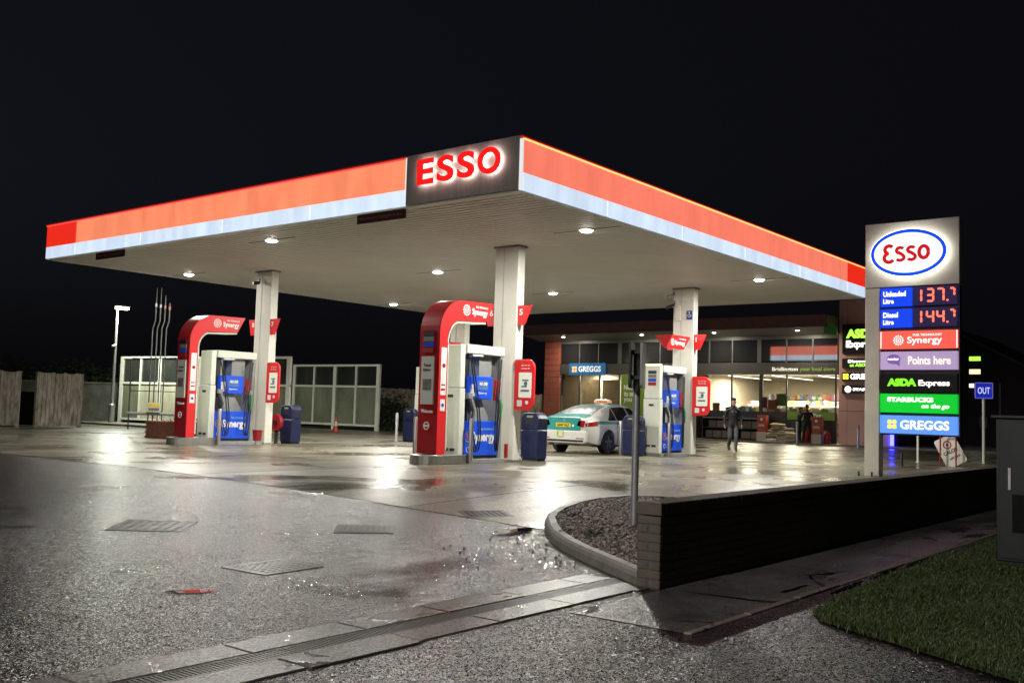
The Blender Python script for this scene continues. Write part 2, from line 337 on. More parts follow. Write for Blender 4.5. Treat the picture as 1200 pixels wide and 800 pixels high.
# drain channel across the entrance
DZ = -.27
dr = thing('drain_channel', (-8.7, -5.95, DZ), 'long slotted drain channel between pale concrete edge slabs across the entrance', 'drain')
obj('channel_bed', MB().box(-12.6, -5.92, -6.04, -5.86, DZ - .08, DZ - .03), DARK, dr)
x = -12.6; k = 0
while x < -6.0:
    x1 = min(x + random.uniform(.75, 1.05), -5.94)
    obj('edge_slab', MB().box(x + .008, x1 - .008, -5.855, -5.56 + random.uniform(-.012, .012), DZ - .05, DZ + .009 + random.uniform(0, .004)), STRIP, dr, bevel=.006)
    x1b = x1 + .02
    obj('edge_slab', MB().box(x + .028, x1b - .0, -6.32 + random.uniform(-.02, .02), -6.045, DZ - .05, DZ + .008 + random.uniform(0, .004)), STRIP, dr, bevel=.006)
    x = x1; k += 1
GR = mat('cast_grate', (.028, .026, .026), .42, metal=.0, var=.3, vscale=20)
x = -12.5
gme = None
while x < -6.05:
    mb = MB()
    mb.box(0, .49, -6.04, -6.02, DZ - .03, DZ + .006).box(0, .49, -5.88, -5.86, DZ - .03, DZ + .006)
    for q in range(17): mb.box(.004 + q*.029, .019 + q*.029, -6.02, -5.88, DZ - .03, DZ + .005)
    if gme is None:
        go = obj('grate', mb.xf(Matrix.Translation((x, 0, 0))), GR, dr); gme = go; gx = x
    else:
        c = gme.copy(); COL.objects.link(c); c.parent = dr; c.location = gme.location + Vector((x - gx, 0, 0))
    x += .495

def cover(name, cx, cy, sx, sy, rot, label, slots, m=None):
    t = thing(name, (cx, cy, gz(cx, cy)), label, 'manhole cover' if not slots else 'drain grate')
    z = gz(cx, cy); M = Matrix.Translation((cx, cy, z)) @ Matrix.Rotation(rot, 4, 'Z')
    # follow the slope of the ground
    e = .3; n = Vector((gz(cx - e, cy) - gz(cx + e, cy), gz(cx, cy - e) - gz(cx, cy + e), 2*e)).normalized()
    M = Matrix.Translation((cx, cy, z)) @ n.to_track_quat('Z', 'Y').to_matrix().to_4x4() @ Matrix.Rotation(rot, 4, 'Z')
    w = .05; fr = MB()
    fr.box(-sx/2, sx/2, -sy/2, -sy/2 + w, -.02, .007).box(-sx/2, sx/2, sy/2 - w, sy/2, -.02, .007).box(-sx/2, -sx/2 + w, -sy/2 + w, sy/2 - w, -.02, .007).box(sx/2 - w, sx/2, -sy/2 + w, sy/2 - w, -.02, .007)
    obj('frame', fr.xf(M), m or GR, t)
    if slots:
        obj('pit', MB().box(-sx/2 + w, sx/2 - w, -sy/2 + w, sy/2 - w, -.02, .0045).xf(M), DARK, t)
        b = MB(); n = 9
        for q in range(n):
            a = -sx/2 + w + (sx - 2*w)*(q + .25)/n; b.box(a, a + (sx - 2*w)/n*.55, -sy/2 + w, sy/2 - w, 0, .011)
        obj('bars', b.xf(M), GR, t)
    else:
        obj('lid', MB().box(-sx/2 + w + .008, sx/2 - w - .008, -sy/2 + w + .008, sy/2 - w - .008, -.02, .006).xf(M), m or GR, t)
        b = MB()
        for q in range(7):
            for r in range(7): 
                a = -sx/2 + w + .04 + (sx - 2*w - .08)*q/6; c = -sy/2 + w + .04 + (sy - 2*w - .08)*r/6; b.box(a - .022, a + .022, c - .008, c + .008, .005, .010)
        setp(obj('tread_bars', b.xf(M), m or GR, t), kind='stuff')
cover('drain_grate', -5.53, -2.30, .66, .52, .1, 'slotted iron gully grate in wet asphalt beside the forecourt joint', True)
cover('manhole_cover', -7.72, -3.47, .66, .58, .05, 'square iron manhole cover lying closest to the slotted drain channel', False)
cover('manhole_cover', -7.12, -.60, .80, .72, .05, 'large dark square manhole cover with reddish glow, out on the open asphalt', False, mat('dark_cover', (.03, .028, .028), .4, metal=.3, var=.3, vscale=20, bump=.4))
cover('manhole_cover', -3.6, -2.45, .62, .52, .3, 'small square cover set in the forecourt concrete near the curved kerb', False)
# loose stones by the kerb
st = MB()
for q in range(46):
    a = random.random(); px = -5.6 + a*1.6 - random.random()**2*1.5; py = -5.35 + a*1.7 + random.gauss(0, .12) + random.random()*.35
    if py < -5.5: continue
    r = random.uniform(.006, .014); z = gz(px, py)
    st.lathe((px, py, z), [(r*.4, 0), (r, r*.5), (r*.8, r*1.1), (r*.2, r*1.35)], 5)
STONE = mat('gravel_stone', (.20, .165, .14), .6, var=.7, vscale=7)
setp(obj('loose_gravel', st, mat('dark_stone', (.05, .045, .04), .7, var=.5, vscale=30)), kind='stuff')
setp(bpy.data.objects['loose_gravel'], 'scattered dark stones spilt on wet asphalt below the curved kerb', 'gravel')

# ------------------------------------------------------------------ gravel bed with kerb
kpts = [(-6.08, -6.2), (-5.82, -5.85), (-5.51, -5.42), (-5.22, -5.0), (-4.94, -4.62), (-4.58, -4.2), (-4.2, -3.86), (-3.86, -3.58), (-3.5, -3.36), (-3.09, -3.18), (-2.5, -3.02), (-1.95, -2.97), (-1.4, -3.12), (-1.0, -3.5), (-.8, -4.0), (-.7, -4.7), (-.65, -5.4), (-.62, -6.15)]
bed = thing('gravel_bed', (-3, -4.6, 0), 'gravel island behind the brick wall end, edged by a curved concrete kerb', 'planting bed')
P = [Vector(p) for p in kpts]
def kedge(i, d):
    t = (P[min(i + 1, len(P) - 1)] - P[max(i - 1, 0)]).normalized(); n = Vector((t.y, -t.x)); return P[i] + n*d
for i in range(len(P) - 1):
    mb = MB(); prof = [(0, -.15), (0, .07), (.012, .105), (.04, .125), (.125, .125), (.125, -.15)]; ring = []
    for (ii, e) in ((i, .004), (i + 1, -.004)):
        for (d, h) in prof:
            q = kedge(ii, d); tdir = (P[i + 1] - P[i]).normalized(); z = gz(P[ii].x, max(P[ii].y, -6.2)); ring.append((q.x + tdir.x*e, q.y + tdir.y*e, z + h))
    n = len(prof); mb.add(ring, [(k, (k + 1) % n, n + (k + 1) % n, n + k) for k in range(n)] + [tuple(range(n)), tuple(range(n, 2*n))[::-1]])
    obj('kerb_stone', mb, KERBM, bed)
inner = [kedge(i, .12) for i in range(len(P))]
def inpoly(x, y, poly):
    c = False; j = len(poly) - 1
    for i in range(len(poly)):
        if (poly[i].y > y) != (poly[j].y > y) and x < (poly[j].x - poly[i].x)*(y - poly[i].y)/(poly[j].y - poly[i].y) + poly[i].x: c = not c
        j = i
    return c
mb = MB(); mb.add([(q.x, q.y, gz(q.x, max(q.y, -6.2)) + .085) for q in inner], [tuple(range(len(inner)))])
obj('soil', mb, mat('soil', (.07, .055, .045), .9, var=.3, bump=.6), bed)
SV, SF = [], []
base = np.array([(math.cos(t), math.sin(t), 0) for t in np.linspace(0, 2*math.pi, 6)[:-1]] + [(0, 0, .75)]); base[:5, 2] = -.2
base2 = np.vstack([base[:5]*[1, 1, 1], base[:5]*[.62, .62, 1] + [0, 0, .75], [[0, 0, .95]]])
nS = 0; tries = 0
while nS < 15000 and tries < 120000:
    tries += 1; x = random.uniform(-5.9, 2.9); y = random.uniform(-6.18, -3.0)
    if x > 0 and random.random() < .75: continue
    if not inpoly(x, y, inner): continue
    r = random.uniform(.010, .024); M = Matrix.Rotation(random.random()*6.28, 3, 'Z') @ Matrix.Rotation(random.uniform(-.7, .7), 3, 'X')
    v = (base2*[r*random.uniform(.7, 1.4), r, r*random.uniform(.7, 1.1)]) @ np.array(M).T + [x, y, gz(x, max(y, -6.2)) + .085 + random.uniform(0, .03)]
    SV.append(v); SF.append(np.array([(k, (k + 1) % 5, 5 + (k + 1) % 5) for k in range(5)] + [(k, 5 + (k + 1) % 5, 5 + k) for k in range(5)] + [(5 + k, 5 + (k + 1) % 5, 10) for k in range(5)]) + nS*11); nS += 1
def pebble():
    m = mat('pebbles', (.2, .17, .15), .5, var=0); nt = m.node_tree; b = nt.nodes['Principled BSDF']
    g = nd(nt, 'ShaderNodeNewGeometry'); r = nd(nt, 'ShaderNodeValToRGB'); r.color_ramp.elements[0].color = (.045, .033, .027, 1); r.color_ramp.elements[1].color = (.34, .29, .245, 1)
    e = r.color_ramp.elements.new(.6); e.color = (.15, .105, .08, 1)
    nt.links.new(g.outputs['Random Per Island'], r.inputs[0]); nt.links.new(r.outputs[0], b.inputs['Base Color']); return m
setp(link_mesh('gravel', np_mesh('gravel', np.vstack(SV), np.vstack(SF), None), pebble(), bed), kind='stuff')

# ------------------------------------------------------------------ brick wall
WX0, WX1, WY0, WY1 = -6.1, 24.0, -6.42, -6.2
wall = thing('brick_wall', (WX0, -6.31, -.27), 'low dark brick wall with brick-on-edge coping along the footpath', 'wall')
obj('mortar_core', MB().box(WX0 + .006, WX1, WY0 + .006, WY1 - .006, -.35, .325), MORTAR, wall)
bl = []
for c in range(8):
    z0 = -.27 + .005 + c*.075
    off = 0 if c % 2 == 0 else .1125
    if c % 2 == 0:   # header end on even courses
        bl.append(('e', WX0, WX0 + .215, WY0, WY0 + .1025, z0)); bl.append(('e', WX0, WX0 + .215, WY1 - .1025, WY1, z0)); xx = WX0 + .225
    else:
        bl.append(('h', WX0, WX0 + .1025, WY0, WY1, z0)); xx = WX0 + .1125
    while xx < WX1 - .2:
        bl.append(('s', xx, xx + .215, WY0, WY0 + .1025, z0)); xx += .225
xx = WX0 - .012
while xx < WX1 - .07:
    bl.append(('c', xx, xx + .065, WY0 - .012, WY1 + .012, .335)); xx += .075
bl.sort(key=lambda b: (b[1] - CAM.x)**2 + (b[3] - CAM.y)**2 - (3 if b[0] == 'c' else 0))
shared = {}
rest = MB()
for n, (k, x0, x1, y0, y1, z0) in enumerate(bl):
    hgt = .105 if k == 'c' else .065
    jit = random.uniform(-.002, .002)
    if n < 298:
        key = (k, round(x1 - x0, 3), round(y1 - y0, 3))
        if key not in shared:
            o = obj('brick', MB().box(x0, x1, y0, y1, z0, z0 + hgt), BRICK, wall, bevel=.006, origin=(x0, y0, z0)); shared[key] = o
        else:
            c = shared[key].copy(); COL.objects.link(c); c.parent = wall; c.location = Vector((x0, y0 + jit, z0)) - WL[wall.name]
    else: rest.box(x0, x1, y0 + jit, y1 + jit, z0, z0 + hgt)
setp(obj('far_bricks', rest, BRICK, wall), kind='stuff')

# ------------------------------------------------------------------ footpath, edging, grass
V = sheet(list(np.arange(-7.4, 40, 1.0)), [-7.34, -7.1, -6.8, -6.43], .004, PATHM, 'footpath'); setp(V, kind='structure')
ed = thing('path_edging', (-6.9, -7.39, -.27), 'flush concrete edging running between footpath and grass verge', 'kerb')
x = -7.4
while x < 14:
    obj('edging_stone', MB().box(x + .006, x + .9, -7.41, -7.35, -.33, -.27 + random.uniform(.008, .016)), KERBM, ed, bevel=.005); x += .908
rng2 = np.random.default_rng(3)
gp = [Vector(p) for p in ((-6.38, -7.92), (-6.1, -7.72), (-5.4, -7.64), (-4.7, -7.6), (-3.4, -7.55), (-2.0, -7.52), (.5, -7.5), (9, -7.5), (9, -14), (-8.6, -14), (-7.9, -11), (-7.3, -9.6), (-7.14, -9.3), (-6.87, -8.82), (-6.62, -8.38))]
mb = MB(); mb.add([(q.x, q.y, -.27 + .012) for q in gp], [tuple(range(len(gp)))])
setp(obj('verge', mb, mat('verge_soil', (.05, .055, .025), .9, var=.4, vscale=5, bump=.6), origin=(0, 0, -.26)), kind='structure')
N = 0; GV = []
want = 95000
cand = rng2.uniform((-8.2, -12), (8, -7.5), (900000, 2))
dist = np.hypot(cand[:, 0] - CAM.x, cand[:, 1] - CAM.y)
keep = rng2.random(len(cand)) < np.clip((6.0/dist)**1.6, 0, 1)
# only where the lens or a step to the side could see
dirs = np.arctan2(cand[:, 1] - CAM.y, cand[:, 0] - CAM.x); keep &= (dirs > -.10) & (dirs < .62)
cand = cand[keep]; poly = np.array([(q.x, q.y) for q in gp])
ins = np.zeros(len(cand), bool); j = len(poly) - 1
for i in range(len(poly)):
    yi, yj, xi, xj = poly[i, 1], poly[j, 1], poly[i, 0], poly[j, 0]
    if yi != yj: ins ^= ((yi > cand[:, 1]) != (yj > cand[:, 1])) & (cand[:, 0] < (xj - xi)*(cand[:, 1] - yi)/(yj - yi) + xi)
    j = i
cand = cand[ins][:want*2]; cand = cand + rng2.normal(0, .03, cand.shape)*(rng2.random((len(cand), 1)) < .5)
n = len(cand); ang = rng2.uniform(0, 6.283, n); clump = .75 + .5*np.sin(cand[:, 0]*3.1 + 1.3*np.sin(cand[:, 1]*2.3))*np.sin(cand[:, 1]*4.1)
h = rng2.uniform(.022, .07, n)*np.clip(clump, .5, 1.4); w = rng2.uniform(.002, .0042, n)*np.clip(np.hypot(cand[:, 0] - CAM.x, cand[:, 1] - CAM.y)/6, .9, 2.0)
lean = rng2.normal(0, .45, (n, 2))*h[:, None]
b0 = np.c_[cand[:, 0] - w*np.cos(ang), cand[:, 1] - w*np.sin(ang), np.full(n, -.262)]; b1 = np.c_[cand[:, 0] + w*np.cos(ang), cand[:, 1] + w*np.sin(ang), np.full(n, -.262)]
m0 = np.c_[cand + lean*.35, -.262 + h*.6]; tp = np.c_[cand + lean, -.262 + h]
m1 = m0 + np.c_[w*.8*np.cos(ang), w*.8*np.sin(ang), 0*w]; m0 = m0 - np.c_[w*.8*np.cos(ang), w*.8*np.sin(ang), 0*w]
GVv = np.stack([b0, b1, m1, m0, tp], 1).reshape(-1, 3); k = np.arange(n)[:, None]*5
GF = np.concatenate([np.c_[k, k + 1, k + 2], np.c_[k, k + 2, k + 3], np.c_[k + 3, k + 2, k + 4]], 0)
def grassm():
    m = mat('grass_blade', (.06, .10, .02), .6, var=0); nt = m.node_tree; b = nt.nodes['Principled BSDF']
    g = nd(nt, 'ShaderNodeNewGeometry'); r = nd(nt, 'ShaderNodeValToRGB'); r.color_ramp.elements[0].color = (.022, .042, .008, 1); r.color_ramp.elements[1].color = (.07, .09, .022, 1)
    e = r.color_ramp.elements.new(.93); e.color = (.055, .085, .018, 1); e = r.color_ramp.elements.new(.97); e.color = (.09, .08, .04, 1)
    nt.links.new(g.outputs['Random Per Island'], r.inputs[0]); nt.links.new(r.outputs[0], b.inputs['Base Color']); return m
go = link_mesh('grass', np_mesh('grass', GVv, GF, None), grassm(), origin=(0, 0, -.26)); setp(go, 'short damp green grass on the verge beside the footpath', 'grass', kind='stuff')

# ------------------------------------------------------------------ canopy
L1, L2, H, FH = 16.82, 17.46, 5.0, .934
canopy = thing('canopy', (L2/2, L1/2, H), 'big flat filling station canopy with glowing red and white edge', 'canopy')
SOF = mat('soffit_board', (.76, .745, .69), .45, var=.06, vscale=.6)
obj('roof_deck', MB().box(.12, L2 - .12, .12, L1 - .12, H + .05, H + FH - .08), mat('deck', (.10, .10, .10), .7), canopy)
mb = MB(); x = .10
while x < L2 - .12:
    mb.box(x + .027, min(x + .153, L2 - .1), .1, L1 - .1, H - .002, H + .045); x += .18
setp(obj('soffit_boards', mb, SOF, canopy), kind='stuff')
obj('soffit_trim', MB().box(.0, .1, .0, L1, H - .02, H + .03).box(L2 - .1, L2, .0, L1, H - .02, H + .03).box(.1, L2 - .1, 0, .1, H - .02, H + .03).box(.1, L2 - .1, L1 - .1, L1, H - .02, H + .03), WHITE, canopy)
ORL = emi('fascia_orange', (.96, .27, .135), 1.0, base=(.5, .08, .03), var=.15, vscale=.9)
ORR = emi('fascia_coral', (.95, .215, .14), 1.0, base=(.5, .06, .03), var=.10, vscale=1.2)
REDE = emi('fascia_red', (.90, .028, .012), .92, base=(.5, .02, .02))
WHF = emi('fascia_white', (.56, .67, .82), 1.15, base=(.6, .62, .65), var=.13, vscale=1.3)
CAPR = emi('fascia_cap', (.55, .012, .01), .5, base=(.4, .02, .02))
LEDW = emi('fascia_led', (1.0, .42, .12), 2.0)
LEDP = emi('fascia_led_pink', (.95, .10, .08), .9)
ZS = H + .325
def seg_left(xf, y0, y1, m, lm, sgn):
    """one backlit panel on a face of constant x"""
    g = .019
    a, b = (xf, xf + .06*(-sgn)) 
    obj('fascia_panel', MB().box(a, b, y0 + g, y1 - g, ZS, H + FH - .03), m, canopy)
    obj('fascia_strip', MB().box(a, b, y0 + g, y1 - g, H + .012, ZS - .004), WHF, canopy)
def seg_right(yf, x0, x1, m, sgn):
    g = .019
    a, b = (yf, yf + .06*(-sgn))
    obj('fascia_panel', MB().box(x0 + g, x1 - g, a, b, ZS, H + FH - .03), m, canopy)
    obj('fascia_strip', MB().box(x0 + g, x1 - g, a, b, H + .012, ZS - .004), WHF, canopy)
yl = [2.76, 5.55, 8.6, 12.0, 15.2]
for a, b in zip(yl[:-1], yl[1:]): seg_left(-.03, a, b, ORL, LEDP, -1)
seg_left(-.03, 15.2, L1, REDE, LEDP, -1)
xr = [0, 2.75, 5.75, 8.9, 12.3, 15.9]
for a, b in zip(xr[:-1], xr[1:]): seg_right(-.03, a + (.04 if a == 0 else 0), b, ORR, -1)
seg_right(-.03, 15.9, L2, REDE, -1)
for a, b in ((0, 4.2), (4.2, 8.4), (8.4, 12.6), (12.6, L1)): seg_left(L2 + .03, a, b, REDE if a == 0 else ORR, LEDP, 1)
for a, b in ((0, 4.4), (4.4, 8.8), (8.8, 13.2), (13.2, L2)): seg_right(L1 + .03, a, b, ORL, 1)
obj('fascia_cap', MB().box(-.06, .04, 2.76, L1, H + FH + .0, H + FH + .025).box(-.04, L2 + .06, -.06, .04, H + FH, H + FH + .025), CAPR, canopy)
obj('light_line', MB().box(.05, L2, -.045, .0, H + FH - .028, H + FH - .002), LEDW, canopy)
obj('light_line', MB().box(-.045, .0, 2.76, L1, H + FH - .028, H + FH - .002), LEDP, canopy)
obj('corner_trim', MB().box(-.035, .012, -.055, -.005, H + .0, H + FH - .03), emi('trim_glow', (.8, .82, .85), .9), canopy)
obj('corner_trim', MB().box(-.05, .0, 2.735, 2.765, ZS, H + FH), emi('trim_glow', (.8, .82, .85), .9), canopy)
# corner panel with halo-lit letters
DG = mat('corner_grey', (.34, .325, .30), .45, var=.18, vscale=2.5, stretch=(1, 3, .3))
obj('name_panel', MB().box(-.055, .03, .0, 2.735, H + .012, H + FH + .03), DG, canopy, bevel=.008)
HALO = emi('halo_led', (1, .97, .90), 7.0)
LETR = emi('letter_red', (.95, .012, .012), .95)
YE = [(2.36, 1.94), (1.85, 1.44), (1.35, .94), (.86, .34)]
for ch, (a, b) in zip('ESSO', YE):
    lt = txt('letter', ch, (-.125, a, H + .335), '-x', a - b, .485, LETR, canopy, bold=.03, ext=.03, res=5)
    bk = txt('halo_back', ch, (-.105, a - .012, H + .347), '-x', a - b - .024, .461, HALO, lt, bold=.02, ext=.012, res=4)
LW = (1.0, .975, .89)
dlp = [(1.12, 8.28), (3.82, 15.7), (6.9, 8.31), (12.58, 15.8), (3.66, 1.08), (12.3, 8.25), (12.15, 1.08)]
dl0 = None
LENS = emi('lamp_lens', (1, .97, .88), 26.0)
where = ['over the lane by pump seven', 'at the wash bay side', 'between the two arches', 'near the rear edge', 'near the corner name panel', 'over the taxi', 'over pump one']
for (x, y), wtxt in zip(dlp, where):
    t = thing('downlight', (x, y, H), 'bright round downlight in the canopy ceiling ' + wtxt, 'ceiling light', 'canopy downlights')
    obj('frame', MB().lathe((x, y, H - .02), [(.19, .016), (.19, 0), (.15, -.004), (.14, .014)], 24), WHITE, t, smooth=True)
    obj('lens', MB().lathe((x, y, H - .05), [(.05, -.012), (.11, 0), (.135, .03), (.135, .045)], 20), LENS, t, smooth=True)
    for sg in (-1, 1): obj('slot', MB().box(x - .02, x + .02, y + sg*.22, y + sg*.85, H - .008, H - .004), DARK, t)
    area_lamp('lamp_light', (x, y, H - .075), .22, LAMP_W, LW, t)
def hang(name, y0, y1, z0, z1, label, text):
    t = thing(name, (.1, (y0 + y1)/2, z0), label, 'sign')
    obj('board', MB().box(.08, .11, y0, y1, z0, z1), mat('hang_board', (.06, .012, .014), .5), t, bevel=.004)
    for yb in (y0 + .2, y1 - .23): obj('bracket', MB().box(.085, .105, yb, yb + .03, z1, H - .021), DARK, t)
    txt('lettering', text, (.076, y1 - .08, z0 + .05), '-x', y1 - y0 - .16, z1 - z0 - .1, mat('dim_print', (.22, .12, .11), .6, var=0), t, bold=.01, ext=.003)
hang('height_sign', 2.86, 4.22, H - .19, H - .02, 'dark red maximum height board hanging under the canopy edge beside the name panel', 'Maximum Height 4.4m')
hang('height_sign', 12.9, 14.3, H - .19, H - .02, 'dark red height board hanging under the canopy edge near its red end', 'Maximum Height 4.4m')

# ------------------------------------------------------------------ columns
def column(x, y, label):
    t = thing('canopy_column', (x, y, 0), label, 'column', 'canopy columns')
    w, d = .26, .69
    obj('cladding', MB().box(x, x + w, y, y + d, .02, H - .002), WHITE, t, bevel=.012)
    obj('cap', MB().box(x - .04, x + w + .04, y - .04, y + d + .04, H - .05, H - .004), GREY, t, bevel=.008)
    obj('seam', MB().box(x - .004, x + .0, y + .42, y + .426, .1, H - .06), GREY, t)
    obj('base', MB().box(x - .03, x + w + .03, y - .03, y + d + .03, 0, .05), STEEL, t)
    return t
C5 = column(4.44, 3.49, 'white square column between the large red arch and the blue bin of pump five')
C7 = copy_tree(C5, (0, 9.02, 0), 'white square column with a red bucket at its foot by pump seven')
C1 = copy_tree(C5, (8.48, 0, 0), 'white square column with blue wheelchair notice and cameras by pump one')
C3 = copy_tree(C5, (8.48, 9.02, 0), 'white square column partly seen through the large red arch')
# ------------------------------------------------------------------ pumps and arches
def arch(x, y, label):
    """x,y = column corner; the arch stands before it"""
    X = x - 4.44; Y = y - 3.49
    t = thing('red_arch', (X + 2.2, Y + 3.8, 0), label, 'arch sign', 'red pump arches')
    out = [(1.91, .21), (1.90, 2.77)] + [(2.62 + .72*math.cos(rad(a)), 2.79 + .72*math.sin(rad(a))) for a in range(178, 89, -8)] + [(2.64, 3.51), (3.63, 3.53), (3.38, 3.10), (2.58, 3.06)]
    out += [(2.57 + .43*math.cos(rad(a)), 2.64 + .43*math.sin(rad(a))) for a in range(95, 181, 12)] + [(2.14, 2.6), (2.16, .21)]
    o2 = [(a + X, b) for a, b in out]
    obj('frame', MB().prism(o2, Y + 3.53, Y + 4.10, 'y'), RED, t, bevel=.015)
    # front skin, its lit look put in by the brighter glowing red
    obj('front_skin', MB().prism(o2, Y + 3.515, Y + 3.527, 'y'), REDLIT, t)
    inn = [(2.17, .3), (2.15, 2.62)] + [(2.57 + .415*math.cos(rad(a)), 2.64 + .415*math.sin(rad(a))) for a in range(178, 94, -12)] + [(2.60, 3.045), (3.36, 3.085)]
    pr = [inn[i] for i in range(len(inn))]
    mb = MB()
    for i in range(len(pr) - 1): 
        a, b = Vector(pr[i]), Vector(pr[i + 1]); n = Vector(((b - a).y, -(b - a).x)).normalized()*.03
        mb.prism([(a.x + X, a.y), (b.x + X, b.y), (b.x + n.x + X, b.y + n.y), (a.x + n.x + X, a.y + n.y)], Y + 3.51, Y + 4.08, 'y')
    obj('inner_trim', mb, WHITE2, t)
    yf = Y + 3.513
    burst('emblem', (X + 2.72, yf, 3.31), '-y', .13, WTXT, t)
    txt('lettering', 'Synergy', (X + 2.90, yf, 3.19), '-y', .52, .18, WTXT, t, bold=.03)
    txt('lettering', 'FUEL TECHNOLOGY', (X + 3.02, yf, 3.385), '-y', .42, .045, WTXT, t, bold=.02)
    # narrow face towards the road
    xf = X + 1.892
    obj('price_strip', MB().box(xf - .006, xf + .04, Y + 3.68, Y + 3.98, 2.70, 2.80), DARK, t)
    obj('price_strip', MB().box(xf - .006, xf + .04, Y + 3.68, Y + 3.98, 2.58, 2.68), mat('strip_grey', (.18, .18, .17), .4), t)
    obj('price_strip', MB().box(xf - .006, xf + .04, Y + 3.68, Y + 3.98, 2.46, 2.56), BLUE, t)
    obj('price_strip', MB().box(xf - .006, xf + .04, Y + 3.68, Y + 3.98, 2.34, 2.44), mat('strip_red', (.28, .02, .02), .4), t)
    pst = obj('poster', MB().box(xf - .022, xf + .06, Y + 3.64, Y + 4.0, 1.25, 2.26), POSTER, t)
    obj('print', MB().box(xf - .026, xf - .022, Y + 3.70, Y + 3.94, 1.55, 1.78), mat('print_grey', (.14, .14, .13), .5, var=.8, vscale=9), pst)
    txt('lettering', 'Travel', (xf - .022, Y + 3.93, 2.04), '-x', .2, .07, DARK, pst); txt('lettering', 'lighter', (xf - .022, Y + 3.94, 1.93), '-x', .22, .08, DARK, pst)
    txt('lettering', 'Welcome', (xf + .012, Y + 3.99, 1.07), '-x', .34, .075, WTXT, t, bold=.03, ext=.012)
    flat('emblem', ribbon(arc(0, 0, .075, .075, 0, 360, 16), .022) + [rrect(-.055, -.02, .055, .02, .01)], (xf + .012, Y + 3.82, .80), '-x', WTXT, t, ext=.012)
    obj('side_poster', MB().box(X + 1.955, X + 2.12, Y + 3.507, Y + 3.52, 1.45, 2.45), WTXT, t)
    flat('print', [disc(.085, .62, .045, 14), rrect(.02, .1, .14, .14, .01), rrect(.02, .2, .14, .23, .01)], (X + 1.955, Y + 3.506, 1.45), '-y', RED, t)
    obj('side_poster', MB().box(X + 1.965, X + 2.11, Y + 3.507, Y + 3.52, 1.12, 1.36), WTXT, t)
    flat('print', [disc(.075, .12, .04, 12)], (X + 1.965, Y + 3.506, 1.12), '-y', BLUE, t)
    # rounded steel kerb round the foot
    ring = [(X + 2.85, Y + 3.44), (X + 2.85, Y + 4.2)] + [(X + 1.98 + .38*math.cos(rad(a)), Y + 3.82 + .38*math.sin(rad(a))) for a in range(90, 271, 15)]
    obj('kerb_guard', MB().prism(ring, .0, .20, 'z'), STEEL, t, bevel=.01)
    return t
A5 = arch(4.44, 3.49, 'tall red arch with white poster and emblem standing beside pump five')
A7 = copy_tree(A5, (0, 9.02, 0), 'tall red arch standing before the vent pipes beside pump seven')
def head(x, y, label):
    X = x - 12.92; Y = y - 3.49
    t = thing('red_head_sign', (X + 12.1, Y + 3.8, 3.08), label, 'sign', 'short red head signs')
    pr = [(11.38, 3.09), (12.38, 3.09), (12.79, 3.49), (11.72, 3.49)]
    o2 = [(X + a, b) for a, b in pr]
    bxm = MB().add([(X + 11.38, Y + 3.53, 3.09), (X + 12.38, Y + 3.53, 3.09), (X + 12.38, Y + 3.62, 3.09), (X + 11.38, Y + 3.62, 3.09), (X + 11.72, Y + 3.53, 3.49), (X + 12.79, Y + 3.53, 3.49), (X + 12.79, Y + 4.1, 3.49), (X + 11.72, Y + 4.1, 3.49)],
        [(0, 3, 2, 1), (4, 5, 6, 7), (0, 1, 5, 4), (1, 2, 6, 5), (2, 3, 7, 6), (3, 0, 4, 7)])
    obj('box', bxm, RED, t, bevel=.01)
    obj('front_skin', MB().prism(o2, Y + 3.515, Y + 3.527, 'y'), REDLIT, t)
    burst('emblem', (X + 11.72, Y + 3.513, 3.28), '-y', .11, WTXT, t)
    txt('lettering', 'Synergy', (X + 11.86, Y + 3.513, 3.18), '-y', .6, .17, WTXT, t, bold=.03)
    txt('lettering', 'FUEL TECHNOLOGY', (X + 12.1, Y + 3.513, 3.37), '-y', .42, .04, WTXT, t)
    obj('bracket', MB().box(X + 12.6, X + 12.92, Y + 3.75, Y + 3.85, 3.25, 3.33), GREY, t)
    return t
H1 = head(12.92, 3.49, 'short red sloped head sign over pump one in front of the shop')
H3 = copy_tree(H1, (0, 9.02, 0), 'short red sloped head sign seen behind the large arch')
HOSE = mat('hose_rubber', (.014, .014, .015), .4, var=.05)
